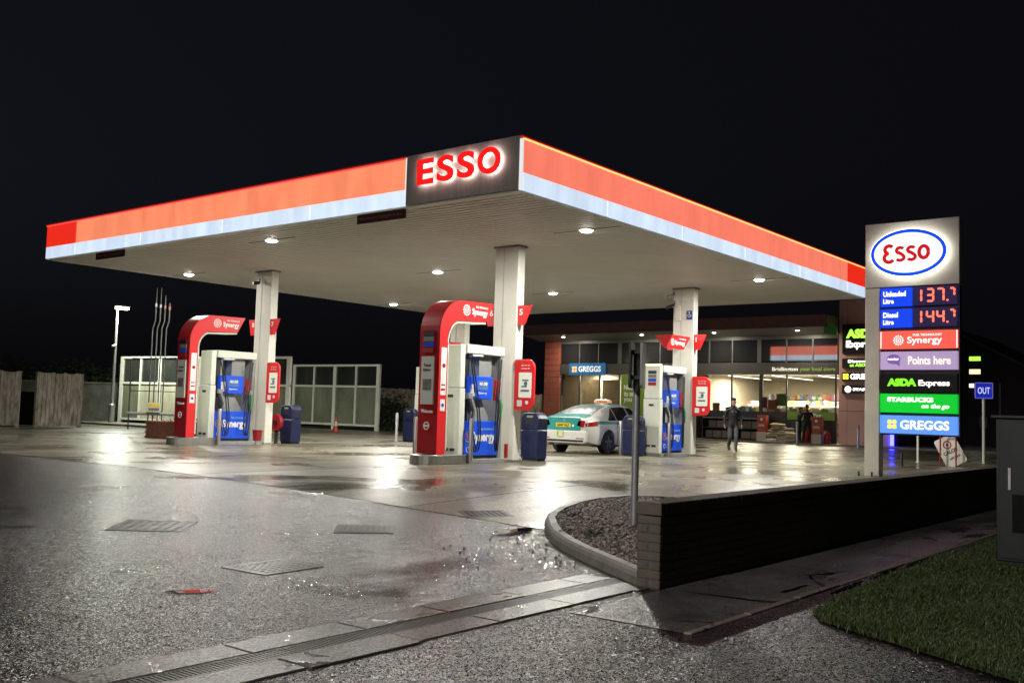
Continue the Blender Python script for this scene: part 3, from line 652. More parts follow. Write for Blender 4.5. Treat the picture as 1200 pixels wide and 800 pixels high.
def pump(x, y, label):
    X = x - 4.44; Y = y - 3.49
    t = thing('fuel_pump', (X + 3.3, Y + 3.8, 0), label, 'fuel pump', 'fuel pumps')
    y0, y1 = Y + 3.53, Y + 4.06
    obj('plinth', MB().box(X + 2.62, X + 4.12, Y + 3.46, Y + 4.14, 0, .10), GREY, t, bevel=.01)
    e = obj('end_panel', MB().box(X + 2.60, X + 2.78, y0, y1, .10, 1.62), PUMPW, t, bevel=.012)
    obj('slot', MB().box(X + 2.594, X + 2.60, Y + 3.72, Y + 3.88, 1.42, 1.48), DARK, e)
    obj('slot', MB().box(X + 2.594, X + 2.60, Y + 3.63, Y + 3.77, .27, .33).box(X + 2.594, X + 2.60, Y + 3.82, Y + 3.96, .27, .33), DARK, e)
    obj('end_panel', MB().box(X + 2.61, X + 2.77, y0 + .015, y1 - .015, 1.632, 2.56), PUMPW, t, bevel=.012)
    obj('end_post', MB().box(X + 3.96, X + 4.06, y0, y1, .10, 2.40), GREY, t, bevel=.01)
    obj('top_beam', MB().box(X + 2.79, X + 4.08, y0 - .02, y1 + .02, 2.38, 2.58), PUMPW, t, bevel=.015)
    obj('lower_trim', MB().box(X + 3.0, X + 3.35, y0 + .0, y1, 2.335, 2.378), WHITE2, t)
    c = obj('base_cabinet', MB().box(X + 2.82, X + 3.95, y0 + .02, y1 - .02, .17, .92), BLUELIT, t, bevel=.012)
    txt('lettering', 'Synergy', (X + 3.05, y0 + .016, .42), '-y', .80, .27, WTXT, c, bold=.035)
    txt('lettering', 'FUEL TECHNOLOGY', (X + 3.32, y0 + .016, .72), '-y', .52, .05, mat('pale_blue_print', (.25, .45, .75), .5, var=0), c)
    burst('emblem', (X + 2.93, y0 + .016, .58), '-y', .13, mat('pale_red_print', (.7, .3, .3), .5, var=0), c)
    flat('badge', ribbon(arc(0, 0, .055, .055, 0, 360, 14), .02), (X + 2.94, y0 + .016, .3), '-y', WTXT, c)
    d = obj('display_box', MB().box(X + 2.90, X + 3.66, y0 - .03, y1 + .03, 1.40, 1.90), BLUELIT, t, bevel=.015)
    obj('screen', MB().box(X + 3.15, X + 3.50, y0 - .036, y0 - .028, 1.60, 1.80), mat('lcd', (.10, .18, .45), .2), d)
    txt('lettering', '40.00', (X + 3.19, y0 - .037, 1.70), '-y', .27, .07, WTXT, d); txt('lettering', 'Synergy', (X + 3.18, y0 - .031, 1.50), '-y', .28, .06, WTXT, d)
    obj('notice', MB().box(X + 2.92, X + 3.06, y0 - .036, y0 - .028, 1.46, 1.72), WTXT, d)
    obj('inner_panel', MB().prism([(X + 3.1, .92), (X + 3.75, .92), (X + 3.42, 1.40), (X + 3.1, 1.40)], y0 + .1, y1 - .1, 'y'), GREY, t)
    obj('inner_panel', MB().box(X + 3.35, X + 3.78, y0 + .12, y1 - .12, 1.90, 2.38), GREY, t)
    obj('mast', MB().box(X + 2.85, X + 2.97, y0 + .1, y1 - .1, .92, 2.38), DARK, t)
    obj('red_notice', MB().box(X + 3.74, X + 3.92, y0 - .005, y0 + .01, 1.38, 1.85), RED, t)
    obj('bottom_skirt', MB().box(X + 2.79, X + 3.96, y0 + .05, y1 - .05, .10, .168), DARK, t)
    for i, hx in enumerate((2.86, 2.93, 3.86, 3.93)):
        hx += X; s = 1 if i < 2 else -1; bx_ = hx + (.08 + .12*(i % 2))*s
        pts = []
        for k in range(15):
            u = k/14; zz = 2.30 - 2.05*math.sin(min(1, u*1.25)*math.pi/2) if u < .8 else .25 + (u - .8)*3.6
            pts.append((hx + .22*s*math.sin(u*math.pi)*(1 if u < .9 else .9), y0 - .05 - .10*math.sin(u*math.pi), zz))
        obj('hose', MB().tube(pts, .016, 6), HOSE, t, smooth=True)
        n = MB().tube([(hx, y0 - .05, 1.40), (hx + .02*s, y0 - .09, 1.26), (hx + .05*s, y0 - .11, 1.12)], [.03, .036, .026], 7)
        n.tube([(hx + .05*s, y0 - .11, 1.12), (hx + .04*s, y0 - .10, .97)], .02, 6)
        nz = obj('nozzle', n, [BLACK, GREY, BLACK, mat('green_grip', (.02, .22, .06), .5)][i], t, smooth=True)
        obj('holster', MB().box(hx - .035, hx + .035, y0 - .07, y0 + .02, 1.40, 1.52), GREY, nz, bevel=.008)
    return t
P5 = pump(4.44, 3.49, 'white and blue fuel pump inside the large red arch, numbered five')
P7 = copy_tree(P5, (0, 9.02, 0), 'white and blue fuel pump beside the arch before the vent pipes')
P1 = copy_tree(P5, (8.48, 0, 0), 'white and blue fuel pump standing beside the taxi, topped by green light')
P3 = copy_tree(P5, (8.48, 9.02, 0), 'white and blue fuel pump hidden behind the large red arch')
GRL = single('top_light', MB().box(11.09, 11.24, 3.56, 4.03, 2.572, 2.61), emi('green_white', (.75, 1, .35), 2.6), 'glowing green white light strip on top of pump one', 'light', bevel=.008)
for i, (c, m) in enumerate(((2.42, DARK), (2.31, mat('strip_grey', (.18, .18, .17), .4)), (2.20, BLUE), (2.09, RED))):
    o = obj('price_strip', MB().box(11.076, 11.088, 3.66, 3.92, c - .09, c), m, P1)

def flag(x, y, a, b, label):
    t = thing('number_flag', (x + .1, y + .3, 3.12), label, 'sign', 'pump number flags')
    for s, ch in ((-1, a), (1, b)):
        yy = y if s < 0 else y + .69
        fl = .41 if s < 0 else .30
        poly = [(yy, 3.58), (yy + fl*s, 3.58), (yy + .20*s, 3.13), (yy, 3.13)]
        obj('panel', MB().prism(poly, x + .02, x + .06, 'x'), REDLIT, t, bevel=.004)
        txt('number', ch, (x + .016, yy + (.13 if s > 0 else -.06), 3.36), '-x', .035 if ch == '1' else .10, .14, WTXT, t, bold=.03)
    return t
flag(4.44, 3.49, '5', '6', 'red tapered number flag reading five on a white column')
flag(4.44, 12.51, '7', '8', 'red tapered number flag reading seven on a white column')
flag(12.92, 3.49, '1', '2', 'red tapered number flag reading one on the column with cameras')
def infopanel(x, y, label):
    t = thing('info_panel', (x - .05, y - .2, 1.19), label, 'notice board', 'red notice boards on columns')
    outl = rrect(-.04, 0, .54, 1.15, .2, 5)
    outl = [(-.04, 0)] + [p for p in outl if p[0] > .2] + []
    outl = [(-.04, 0), (.34, 0)] + [(.34 + .2*math.cos(rad(a)), .2 + .2*math.sin(rad(a))) for a in range(-80, 1, 20)] + [(.34 + .2*math.cos(rad(a)), .95 + .2*math.sin(rad(a))) for a in range(0, 91, 15)] + [(-.04, 1.15)]
    M = fmat('-x', (x - .03, y, 1.19))
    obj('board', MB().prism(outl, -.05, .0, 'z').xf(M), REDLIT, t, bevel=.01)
    p = obj('poster', MB().prism(rrect(.10, .28, .46, .85, .02), 0, .006, 'z').xf(M), emi('poster_lit', (.62, .62, .52), .45, base=(.6, .6, .5)), t)
    flat('print', [rrect(.16, .42, .40, .46, .01), disc(.3, .6, .05, 10), rrect(.18, .52, .34, .55, .01), rrect(.2, .66, .38, .69, .01)], (x - .036, y, 1.19), '-x', mat('print_teal', (.08, .16, .2), .5), p)
    flat('lettering', [rrect(.16 + .09*i, .92 + .07*j, .22 + .09*i, .955 + .07*j, .008) for i in range(3) for j in range(2)], (x - .031, y, 1.19), '-x', mat('pink_print', (.75, .35, .33), .5, var=0), t)
    flat('code_patch', [rrect(.06, .08, .20, .22, .005)], (x - .031, y, 1.19), '-x', WTXT, t); flat('tick', [disc(.34, .17, .045, 10)], (x - .031, y, 1.19), '-x', WTXT, t)
    obj('bracket', MB().prism(rrect(-.02, .3, .04, .8, .01), -.06, -.051, 'z').xf(M), WHITE2, t)
    return t
I5 = infopanel(4.44, 3.45, 'red rounded notice board with pale poster beside the bin of pump five')
I7 = copy_tree(I5, (0, 9.02, 0), 'red rounded notice board with pale poster above the red bucket')
I1 = copy_tree(I5, (8.48, 0, 0), 'red rounded notice board on the column with the wheelchair notice')
def bin_(x, y, label):
    t = thing('litter_bin', (x, y, 0), label, 'bin', 'blue litter bins')
    w, d, h = .27, .18, 1.14
    obj('body', MB().prism([(y - w + .01, .05), (y + w - .01, .05), (y + w, .72), (y - w, .72)], x - d, x + d, 'x'), NAVY, t, bevel=.02)
    top = [(y - w, .735), (y + w, .735), (y + w, 1.0), (y + w - .05, 1.1), (y + w - .14, h), (y - w + .14, h), (y - w + .05, 1.1), (y - w, 1.0)]
    hd = obj('hood', MB().prism(top, x - d, x + d, 'x'), NAVY, t, bevel=.02)
    obj('mouth', MB().prism(rrect(y - .15, .86, y + .15, .99, .04), x - d - .004, x - d + .01, 'x'), BLACK, hd)
    obj('mouth', MB().prism(rrect(x - .10, .86, x + .10, .99, .04), y - w - .006, y - w + .01, 'y'), BLACK, hd)
    flat('label', [rrect(-.09, 0, .09, .05, .01)], (x - d - .002, y, 1.02), '-x', GREY, hd)
    obj('foot', MB().box(x - d + .03, x + d - .03, y - w + .04, y + w - .04, 0, .05), DARK, t)
    return t
B5 = bin_(5.58, 3.76, 'navy blue litter bin behind the column of pump five')
B7 = copy_tree(B5, (0, 9.02, 0), 'navy blue litter bin behind the column with the red bucket')
B1 = copy_tree(B5, (5.05, .32, 0), 'navy blue litter bin between taxi and pump one')
B3 = copy_tree(B5, (5.5, 9.4, 0), 'navy blue litter bin glimpsed behind the large arch foot')
def post(x, y, h, r, label, m=STEEL):
    t = thing('guard_post', (x, y, 0), label, 'bollard', 'steel guard posts')
    obj('tube', MB().lathe((x, y, 0), [(r, 0), (r, h - .03), (r*.8, h - .005), (r*.3, h)], 12), m, t, smooth=True)
    obj('flange', MB().lathe((x, y, 0), [(r*2, 0), (r*2, .012), (r*1.2, .016)], 12), m, t); return t
post(2.84, 3.38, .98, .05, 'steel guard post at the corner of pump five'); post(2.2, 4.42, .98, .05, 'steel guard post by the foot of the large red arch')
post(2.84, 12.40, .98, .05, 'steel guard post at the corner of pump seven')
post(11.35, 3.36, .98, .05, 'steel guard post before the blue cabinet of pump one'); post(10.9, 4.68, .98, .05, 'steel guard post beside the taxi rear wheel')
post(11.5, 14.3, .98, .05, 'pale guard post before the wooden boundary fence', WHITE2)
def bucket(x, y, label):
    t = thing('bucket', (x, y, 0), label, 'bucket', 'red buckets')
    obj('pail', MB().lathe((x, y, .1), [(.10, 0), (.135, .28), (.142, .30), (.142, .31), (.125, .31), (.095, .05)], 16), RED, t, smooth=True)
    obj('rim', MB().lathe((x, y, .39), [(.145, 0), (.15, .012), (.145, .025)], 16), mat('dark_red', (.2, .01, .012), .5), t); 
    obj('stand', MB().box(x - .1, x + .1, y - .1, y + .1, 0, .1), GREY, t); return t
bucket(4.22, 12.55, 'red fire bucket at the foot of the column by pump seven')
single('hose_guard', MB().box(4.16, 4.24, 3.47, 3.53, .1, .42), RED, 'small red upright marker at the foot of the pump five column', 'marker', bevel=.01)
t = thing('hose_reel', (5.15, 13.0, 0), 'round red hose reel beside the navy bin of pump seven', 'hose reel')
obj('drum', MB().lathe((5.2, 12.95, .62), [(.24, -.06), (.25, 0), (.24, .06)], 20, 'x'), RED, t, smooth=True); obj('hub', MB().lathe((5.2, 12.95, .62), [(.08, -.08), (.08, .08)], 12, 'x'), DARK, t)
obj('stand', MB().box(5.16, 5.24, 12.92, 12.98, 0, .6), DARK, t)
# column furniture on the pump one column
def camera_cctv(x, y, z, label, d):
    t = thing('security_camera', (x, y, z), label, 'camera', 'security cameras')
    obj('bracket', MB().tube([(x, y, z + .1), (x, y, z), (x - .1, y + .02, z - .02)], .02, 6), DARK, t)
    obj('housing', MB().tube([(x - .02, y, z - .02), (x - .02 + d[0]*.25, y + d[1]*.25, z - .02 + d[2]*.25)], [.045, .05], 10), d[3], t, smooth=True); return t
camera_cctv(12.88, 4.12, 4.52, 'black tube camera on the column with the wheelchair notice', (-.5, .8, -.45, DARK))
camera_cctv(12.9, 4.16, 4.80, 'pale dome-ended camera under the canopy by the wheelchair column', (-.5, .7, -.3, GREY))
camera_cctv(4.40, 13.0, 4.66, 'small dark camera at the head of the column by pump seven', (-.7, .2, -.1, DARK))
ws = thing('wheelchair_notice', (12.91, 3.63, 4.05), 'small blue wheelchair notice on a white column', 'sign')
obj('plate', MB().box(12.905, 12.918, 3.54, 3.72, 4.04, 4.30), mat('sign_blue', (.02, .03, .22), .4), ws)
flat('symbol', [disc(.085, .20, .02, 10)] + ribbon(arc(.085, .11, .05, .05, 150, 380, 12), .016) + ribbon([(.085, .19), (.085, .12), (.13, .12), (.145, .07)], .018), (12.904, 3.72, 4.05), '-x', WTXT, ws)
single('junction_box', MB().box(12.90, 12.918, 3.92, 4.1, 4.0, 4.45), WHITE2, 'tall pale junction box on the column below the cameras', 'electrical box', bevel=.01)

# ------------------------------------------------------------------ price totem
TX = 8.1
tot = thing('price_totem', (TX + .15, -4.1, 0), 'tall pale price totem with white oval emblem and lit advert panels', 'sign')
TPM = mat('totem_panel', (.60, .56, .48), .45, var=.10, vscale=2)
obj('post', MB().box(TX + .03, TX + .30, -3.53, -3.22, 0, 4.035), TPM, tot, bevel=.01)
obj('back_frame', MB().box(TX + .12, TX + .26, -5.13, -3.54, .90, 4.03), DARK, tot)
hd = obj('header', MB().box(TX + .02, TX + .32, -5.15, -3.22, 4.045, 5.44), TPM, tot, bevel=.012)
cy0, cz0, aw, ah = -4.17, 4.735, .775, .50
flat('oval_glow', [disc(0, 0, aw + .012, 48, ah + .012)], (TX - .085, cy0, cz0), '-x', emi('oval_halo', (1, 1, .95), 4.0), hd, ext=.05)
flat('oval_rim', [disc(0, 0, aw, 48, ah)], (TX - .137, cy0, cz0), '-x', emi('oval_blue', (.0, .065, .80), .95), hd, ext=.012)
flat('oval_face', [disc(0, 0, aw - .075, 48, ah - .075)], (TX - .151, cy0, cz0), '-x', emi('oval_white', (1, 1, 1), 1.25), hd, ext=.006)
ER = emi('emblem_red', (.62, .006, .012), .8)
w = .078
flat('emblem_letter', ribbon(arc(-.385, .085, .085, .082, 35, 270, 16), w) + ribbon(arc(-.385, -.09, .10, .093, 90, 330, 16), w), (TX - .158, cy0, cz0), '-x', ER, hd, ext=.006)
for ox in (-.155, .075):
    flat('emblem_letter', ribbon(arc(ox, .055, .075, .06, 30, 250, 12), w*.9) + ribbon([(ox - .045, .02), (ox + .055, -.045)], w*.9) + ribbon(arc(ox + .0, -.095, .08, .062, 60, -150, 12), w*.9), (TX - .158, cy0, cz0), '-x', ER, hd, ext=.006)
flat('emblem_letter', ribbon(arc(.325, -.01, .092, .125, 0, 360, 22), w), (TX - .158, cy0, cz0), '-x', ER, hd, ext=.006)
def tpanel(z0, z1, m, name='advert_panel', y0=-5.11, y1=-3.555):
    return obj(name, MB().box(TX + .02, TX + .115, y0, y1, z0, z1), m, tot, bevel=.006)
TXF = TX + .017
LCDM = emi('lcd_back', (.012, .006, .05), .8, base=(.02, .015, .05)); SEGM = emi('segment', (1.0, .13, .07), 2.0)
PB = emi('price_blue', (.0, .045, .72), .95); WG = WGLOW
SEG = {'1': 'bc', '3': 'abgcd', '7': 'abc', '4': 'fgbc'}
for (z0, z1, nm, dig) in ((3.625, 4.015, 'Unleaded', '137'), (3.175, 3.565, 'Diesel', '144')):
    o = tpanel(z0, z1, PB, 'price_panel', -4.21, -3.555)
    txt('lettering', nm, (TXF, -3.61, z0 + .21), '-x', .47 if nm[0] == 'U' else .31, .115, WG, o, bold=.035)
    txt('lettering', 'Litre', (TXF, -3.61, z0 + .06), '-x', .22, .105, WG, o, bold=.035)
    d = tpanel(z0, z1, LCDM, 'digit_display', -5.11, -4.22)
    def digit(ch, ox, oy, w_, h_):
        t_ = .040; ps = []
        S = {'a': (0, h_, w_, h_), 'g': (0, h_/2, w_, h_/2), 'd': (0, 0, w_, 0), 'b': (w_, h_/2, w_, h_), 'c': (w_, 0, w_, h_/2), 'f': (0, h_/2, 0, h_), 'e': (0, 0, 0, h_/2)}
        for q in SEG[ch]:
            x0, y0, x1, y1 = S[q]; e = .006
            if x0 == x1: ps.append(rrect(ox + x0 - t_/2, oy + y0 + e, ox + x0 + t_/2, oy + y1 - e, .014, 3))
            else: ps.append(rrect(ox + x0 + e, oy + y0 - t_/2, ox + x1 - e, oy + y0 + t_/2, .014, 3))
        return ps
    for i, ch in enumerate(dig): flat('digit', digit(ch, (-.10, .14, .345)[i], .0, .125, .25), (TXF, -4.37, z0 + .085), '-x', SEGM, d)
    flat('digit', digit('7', 0, 0, .085, .15) , (TXF, -4.965, z0 + .185), '-x', SEGM, d)
    flat('decimal_point', [disc(.0, .0, .022, 10)], (TXF, -4.915, z0 + .09), '-x', SEGM, d)
o = tpanel(2.72, 3.10, emi('panel_coral', (.80, .095, .065), .95))
burst('emblem', (TXF, -3.93, 2.90), '-x', .115, WG, o); txt('lettering', 'Synergy', (TXF, -4.11, 2.79), '-x', .70, .185, WG, o, bold=.015); txt('lettering', 'FUEL TECHNOLOGY', (TXF, -4.23, 2.985), '-x', .58, .048, WG, o)
for yq in (-3.575, -5.107): obj('edge_light', MB().box(TX + .012, TX + .10, yq, yq + .017, 2.73, 3.09), WG, o)
o = tpanel(2.28, 2.66, emi('panel_lilac', (.36, .26, .44), .95))
flat('speech_mark', [disc(.0, .0, .145, 22, .105), [(.03, -.09), (.13, -.06), (.125, -.15)]], (TXF, -3.83, 2.50), '-x', emi('lilac_deep', (.16, .085, .33), .9), o)
txt('lettering', 'nectar', (TXF - .004, -3.71, 2.475), '-x', .24, .055, WG, o, bold=.03); txt('lettering', 'Points here', (TXF, -4.13, 2.385), '-x', .85, .175, emi('cream_glow', (.95, .88, .72), 1.0), o, bold=.02)
o = tpanel(1.82, 2.20, mat('panel_black', (.008, .008, .008), .3))
txt('lettering', 'ASDA', (TXF, -3.70, 1.93), '-x', .60, .165, emi('asda_green', (.22, .95, .02), 1.0), o, bold=.07, shear=0); txt('lettering', 'Express', (TXF, -4.34, 1.905), '-x', .62, .16, WG, o, bold=.035)
o = tpanel(1.375, 1.77, emi('panel_green', (.0, .52, .025), .85))
txt('lettering', 'STARBUCKS', (TXF, -3.70, 1.60), '-x', .94, .10, WG, o, bold=.055); txt('lettering', 'on the go', (TXF, -4.40, 1.45), '-x', .55, .12, WG, o, bold=.03, shear=.25)
o = tpanel(.935, 1.315, emi('panel_sky', (.10, .27, .78), .95))
flat('four_squares', [rrect(a, b, a + .085, b + .085, .02, 3) for a in (0, .10) for b in (0, .10)], (TXF, -3.71, 1.035), '-x', emi('square_yellow', (.95, .78, .12), 1.0), o); txt('lettering', 'GREGGS', (TXF, -3.97, 1.03), '-x', .98, .19, WG, o, bold=.03)
for yq in (-3.42, -3.14): obj('foot_bolt', MB().box(TX - .06, TX - .02, yq, yq + .03, 0, .10), DARK, tot)

# ------------------------------------------------------------------ small signs along the wall
def plate_sign(x, y, z0, z1, w, ang, gap, label, face_m, text, post_h, pm, base=0.0, r=.045):
    """two plates either side of a post; ang = direction in plan the front plate faces"""
    t = thing('direction_sign', (x, y, base), label, 'sign')
    obj('post', MB().lathe((x, y, 0), [(r, base), (r, post_h)], 12), pm, t, smooth=True)
    N = Vector((math.cos(ang), math.sin(ang), 0)); U = Vector((0, 0, 1)); Rr = U.cross(N); fr = (Rr, U, N)
    for s, m in ((1, face_m), (-1, DARK)):
        c = Vector((x, y, z0)) + N*(gap/2*s)
        obj('plate', MB().prism(rrect(-w/2, 0, w/2, z1 - z0, .04), -.012, .012, 'z').xf(fmat(fr, c)), m, t)
    for zq in (.10, z1 - z0 - .14): obj('bracket', MB().box(-w*.35, w*.35, zq, zq + .04, -gap/2, gap/2).xf(fmat(fr, (x, y, z0))), DARK, t)
    return t, fr
t, fr = plate_sign(19.2, -3.03, 1.96, 2.46, .52, math.pi + .35, .10, 'small blue sign reading OUT on a pale post behind the wall', emi('out_blue', (.01, .02, .42), .75), 'OUT', 2.3, WHITE2)
c = Vector((19.2, -3.03, 1.96)) + fr[2]*.066
flat('border', ribbon([(-.24, .02), (-.24, .48)], .02) + ribbon([(.24, .02), (.24, .48)], .02) + ribbon([(-.24, .48), (.24, .48)], .02) + ribbon([(-.24, .02), (.24, .02)], .02), c, fr, mat('pale_print', (.7, .7, .8), .5, var=0), t)
txt('lettering', 'OUT', c + fr[0]*-.17 + fr[1]*.15, fr, .34, .2, emi('out_white', (.7, .72, .9), .8), t, bold=.01)
PX, PY = -3.46, -4.56
t, fr = plate_sign(PX, PY, 1.47, 2.0, .56, rad(31.3) - math.pi/2 - .08, .13, 'dark boxed direction sign seen edge-on, on a grey post in the gravel', mat('sign_back', (.28, .28, .27), .4, metal=.5, var=.2), None, 1.9, GALV, base=-.12, r=.042)
# tipped white advert board in a red stand
cb = thing('advert_board', (15.9, -2.95, 0), 'white advert board tipped over inside a red tube stand', 'sign')
M = fmat('-x', (15.75, -2.98, .42)) @ Matrix.Rotation(rad(28), 4, 'Z')
obj('board', MB().prism(rrect(-.29, -.42, .29, .42, .07), -.015, .015, 'z').xf(M), mat('board_white', (.72, .70, .62), .5), cb)
fr2 = (M.col[0].to_3d(), M.col[1].to_3d(), M.col[2].to_3d())
flat('emblem', ribbon(arc(0, .19, .10, .10, 0, 360, 16), .03) + [disc(0, .19, .04, 8)], M @ Vector((0, 0, .016)), fr2, RED, cb)
txt('lettering', 'CALOR', M @ Vector((-.2, -.06, .016)), fr2, .4, .1, DARK, cb, bold=.03); txt('lettering', 'sold here', M @ Vector((-.12, -.22, .016)), fr2, .3, .07, DARK, cb)
obj('stand', MB().tube([(15.6, -2.75, 0), (15.6, -2.75, .85), (15.6, -2.80, .92), (15.6, -3.1, .92), (15.6, -3.16, .85), (15.6, -3.16, 0)], .022, 8), RED, cb, smooth=True)
for (x, y, h, lab) in ((17.5, -1.6, 1.0, 'thin pale post near the blue lit shop corner'), (14.0, -2.2, .35, 'short dark stub post behind the wall')): post(x, y, h, .035, lab, WHITE2 if h > .5 else DARK)

# telecom cabinet on the verge
cb = thing('telecom_cabinet', (-2.0, -8.6, -.27), 'dark green roadside cabinet with louvred door on the grass', 'cabinet')
CG = mat('cabinet_green', (.008, .011, .008), .5, var=.2)
obj('body', MB().box(-2.27, -1.85, -9.35, -8.13, -.20, 1.24), CG, cb, bevel=.008); obj('plinth', MB().box(-2.25, -1.87, -9.33, -8.15, -.30, -.20), DARK, cb)
obj('roof', MB().box(-2.31, -1.81, -9.39, -8.09, 1.24, 1.275), CG, cb, bevel=.006)
dr_ = obj('door', MB().box(-2.283, -2.272, -9.33, -8.16, -.17, 1.21), CG, cb, bevel=.003)
for q in range(16): obj('louvre', MB().prism([(-2.300, .10 + q*.024), (-2.284, .116 + q*.024), (-2.284, .10 + q*.024)], -9.0, -8.28, 'y'), CG, dr_)
obj('handle', MB().box(-2.30, -2.284, -8.27, -8.245, .52, .74), STEEL, dr_); obj('label', MB().box(-2.286, -2.2835, -8.66, -8.50, .0, .09), mat('label_yellow', (.42, .36, .14), .5, var=.3, vscale=20), dr_)
obj('vent_strip', MB().box(-2.287, -2.2835, -8.52, -8.40, .50, .53).box(-2.287, -2.2835, -8.72, -8.59, .495, .53), WTXT, dr_)

# ------------------------------------------------------------------ taxi
CXR, CYC = 9.93, 6.0
PT = mat('car_white', (.62, .61, .57), .28, coat=.6, var=.03); TEAL = mat('car_teal', (.035, .27, .24), .28, coat=.6, var=.05); CGL = mat('car_glass', (.02, .022, .022), .05, var=0, spec=.8)
# station: x, half widths at sill, waist, belt, roof edge ; heights bottom, belt, roof edge, centre top
ST = [(0.00, .62, .72, .70, .60, .42, .86, .95, .98), (.10, .76, .84, .80, .68, .30, .90, 1.02, 1.05), (.30, .84, .895, .86, .70, .24, .93, 1.06, 1.09), (.50, .86, .905, .875, .66, .22, .95, 1.10, 1.14), (.95, .865, .91, .88, .60, .22, .955, 1.27, 1.31),
      (1.45, .865, .91, .88, .57, .21, .95, 1.385, 1.43), (2.0, .865, .91, .88, .57, .20, .945, 1.415, 1.46), (2.55, .865, .91, .88, .57, .20, .94, 1.39, 1.44), (3.0, .865, .91, .875, .60, .20, .93, 1.22, 1.26), (3.4, .865, .905, .865, .66, .20, .92, 1.01, 1.04),
      (3.8, .86, .90, .85, .68, .21, .88, .94, .97), (4.3, .82, .87, .80, .60, .24, .80, .84, .87), (4.55, .70, .76, .70, .50, .28, .70, .73, .75), (4.66, .52, .60, .55, .40, .38, .58, .60, .61)]
XS = [s[0] for s in ST]
def stn(x):
    for i in range(len(ST) - 1):
        if x <= XS[i + 1] or i == len(ST) - 2:
            k = (x - XS[i])/(XS[i + 1] - XS[i]); k = min(1, max(0, k)); return [a + (b - a)*k for a, b in zip(ST[i], ST[i + 1])]
def sect(x):
    _, ws, ww, wb, wr, zb, zt, zr, zc = stn(x)
    return [(0, zb), (ws*.8, zb), (ws, zb + .06), (ww, zb + (zt - zb)*.35), (ww, zb + (zt - zb)*.72), (wb, zt), ((wb + wr)/2 + .015, (zt + zr)/2), (wr, zr), (wr*.72, zc - (zc - zr)*.35), (0, zc)]
xs_ = sorted(set([round(v, 3) for v in list(np.linspace(0, 4.66, 40))] + XS))
cv = []; nC = 19
for x in xs_:
    hs = sect(x); ring = [(CXR + x, CYC + y, z) for (y, z) in hs] + [(CXR + x, CYC - y, z) for (y, z) in hs[-2:0:-1]]; cv += ring; nC = len(ring)
cf = [(i*nC + j, i*nC + (j + 1) % nC, (i + 1)*nC + (j + 1) % nC, (i + 1)*nC + j) for i in range(len(xs_) - 1) for j in range(nC)] + [tuple(range(nC))[::-1], tuple((len(xs_) - 1)*nC + j for j in range(nC))]
taxi = thing('taxi', (CXR + 2.33, CYC, 0), 'white saloon taxi with teal boot and roof, parked at the pumps', 'car')
body = obj('body', MB().add(cv, cf), PT, taxi, smooth=True)
WHX = (CXR + 1.0, CXR + 3.69)
cut = MB()
for wx in WHX: cut.lathe((wx, CYC, .33), [(.375, -1.2), (.375, -.60)], 28, 'y').lathe((wx, CYC, .33), [(.375, .60), (.375, 1.2)], 28, 'y')
co = obj('cut', cut, None); bmod = body.modifiers.new('arch', 'BOOLEAN'); bmod.object = co; bmod.solver = 'EXACT'
bpy.context.view_layer.update()
me = bpy.data.meshes.new_from_object(body.evaluated_get(bpy.context.evaluated_depsgraph_get())); body.modifiers.clear(); body.data = me; bpy.data.objects.remove(co)
me.set_sharp_from_angle(angle=rad(35))
for s in (-1, 1):
    for wx in WHX:
        wy = CYC + s*.80
        wh = obj('wheel', MB().lathe((wx, wy, .33), [(.20, -.10*s), (.305, -.105*s), (.33, -.085*s), (.33, .085*s), (.305, .105*s), (.225, .10*s), (.215, .01*s)], 28, 'y'), BLACK, taxi, smooth=True)
        rim = obj('rim', MB().lathe((wx, wy, .33), [(.22, .06*s), (.225, .098*s), (.20, .10*s), (.19, .07*s)], 24, 'y'), DARK, wh, smooth=True)
        sp = MB()
        for k in range(5):
            a = rad(72*k + 18); d = Vector((math.cos(a), 0, math.sin(a))); n = Vector((-math.sin(a), 0, math.cos(a)))
            q = [d*.03 + n*.03, d*.19 + n*.022, d*.19 - n*.022, d*.03 - n*.03]
            sp.add([(wx + v.x, wy + s*.085, .33 + v.z) for v in q] + [(wx + v.x, wy + s*.098, .33 + v.z) for v in q], [(0, 1, 2, 3), (7, 6, 5, 4), (0, 1, 5, 4), (1, 2, 6, 5), (2, 3, 7, 6), (3, 0, 4, 7)])
        obj('spokes', sp, mat('rim_dark', (.16, .16, .17), .3, metal=.8), wh)
    obj('arch_liner', MB().box(CXR + .62, CXR + 1.38, CYC + s*.55, CYC + s*.60, .2, .70).box(CXR + 3.31, CXR + 4.07, CYC + s*.55, CYC + s*.6, .2, .70), BLACK, taxi)
def spatch(name, x0, x1, j0, a0, j1, a1, m, off=.006, s=-1, n=12, edge=None, parent=None):
    """panel lying on the side of the car between two heights of the section; a = fraction between section point j and j+1"""
    V = []; nx = n
    for i in range(nx + 1):
        x = x0 + (x1 - x0)*i/nx; h = sect(x)
        for (j, a) in ((j0, a0), (j1, a1)):
            if edge: pass
            y = h[j][0]*(1 - a) + h[j + 1][0]*a; z = h[j][1]*(1 - a) + h[j + 1][1]*a
            V.append((CXR + x, CYC + s*(y + off), z + off*.4))
    F = [(2*i, 2*i + 2, 2*i + 3, 2*i + 1) for i in range(nx)]; return obj(name, MB().add(V, F), m, parent or taxi, smooth=True)
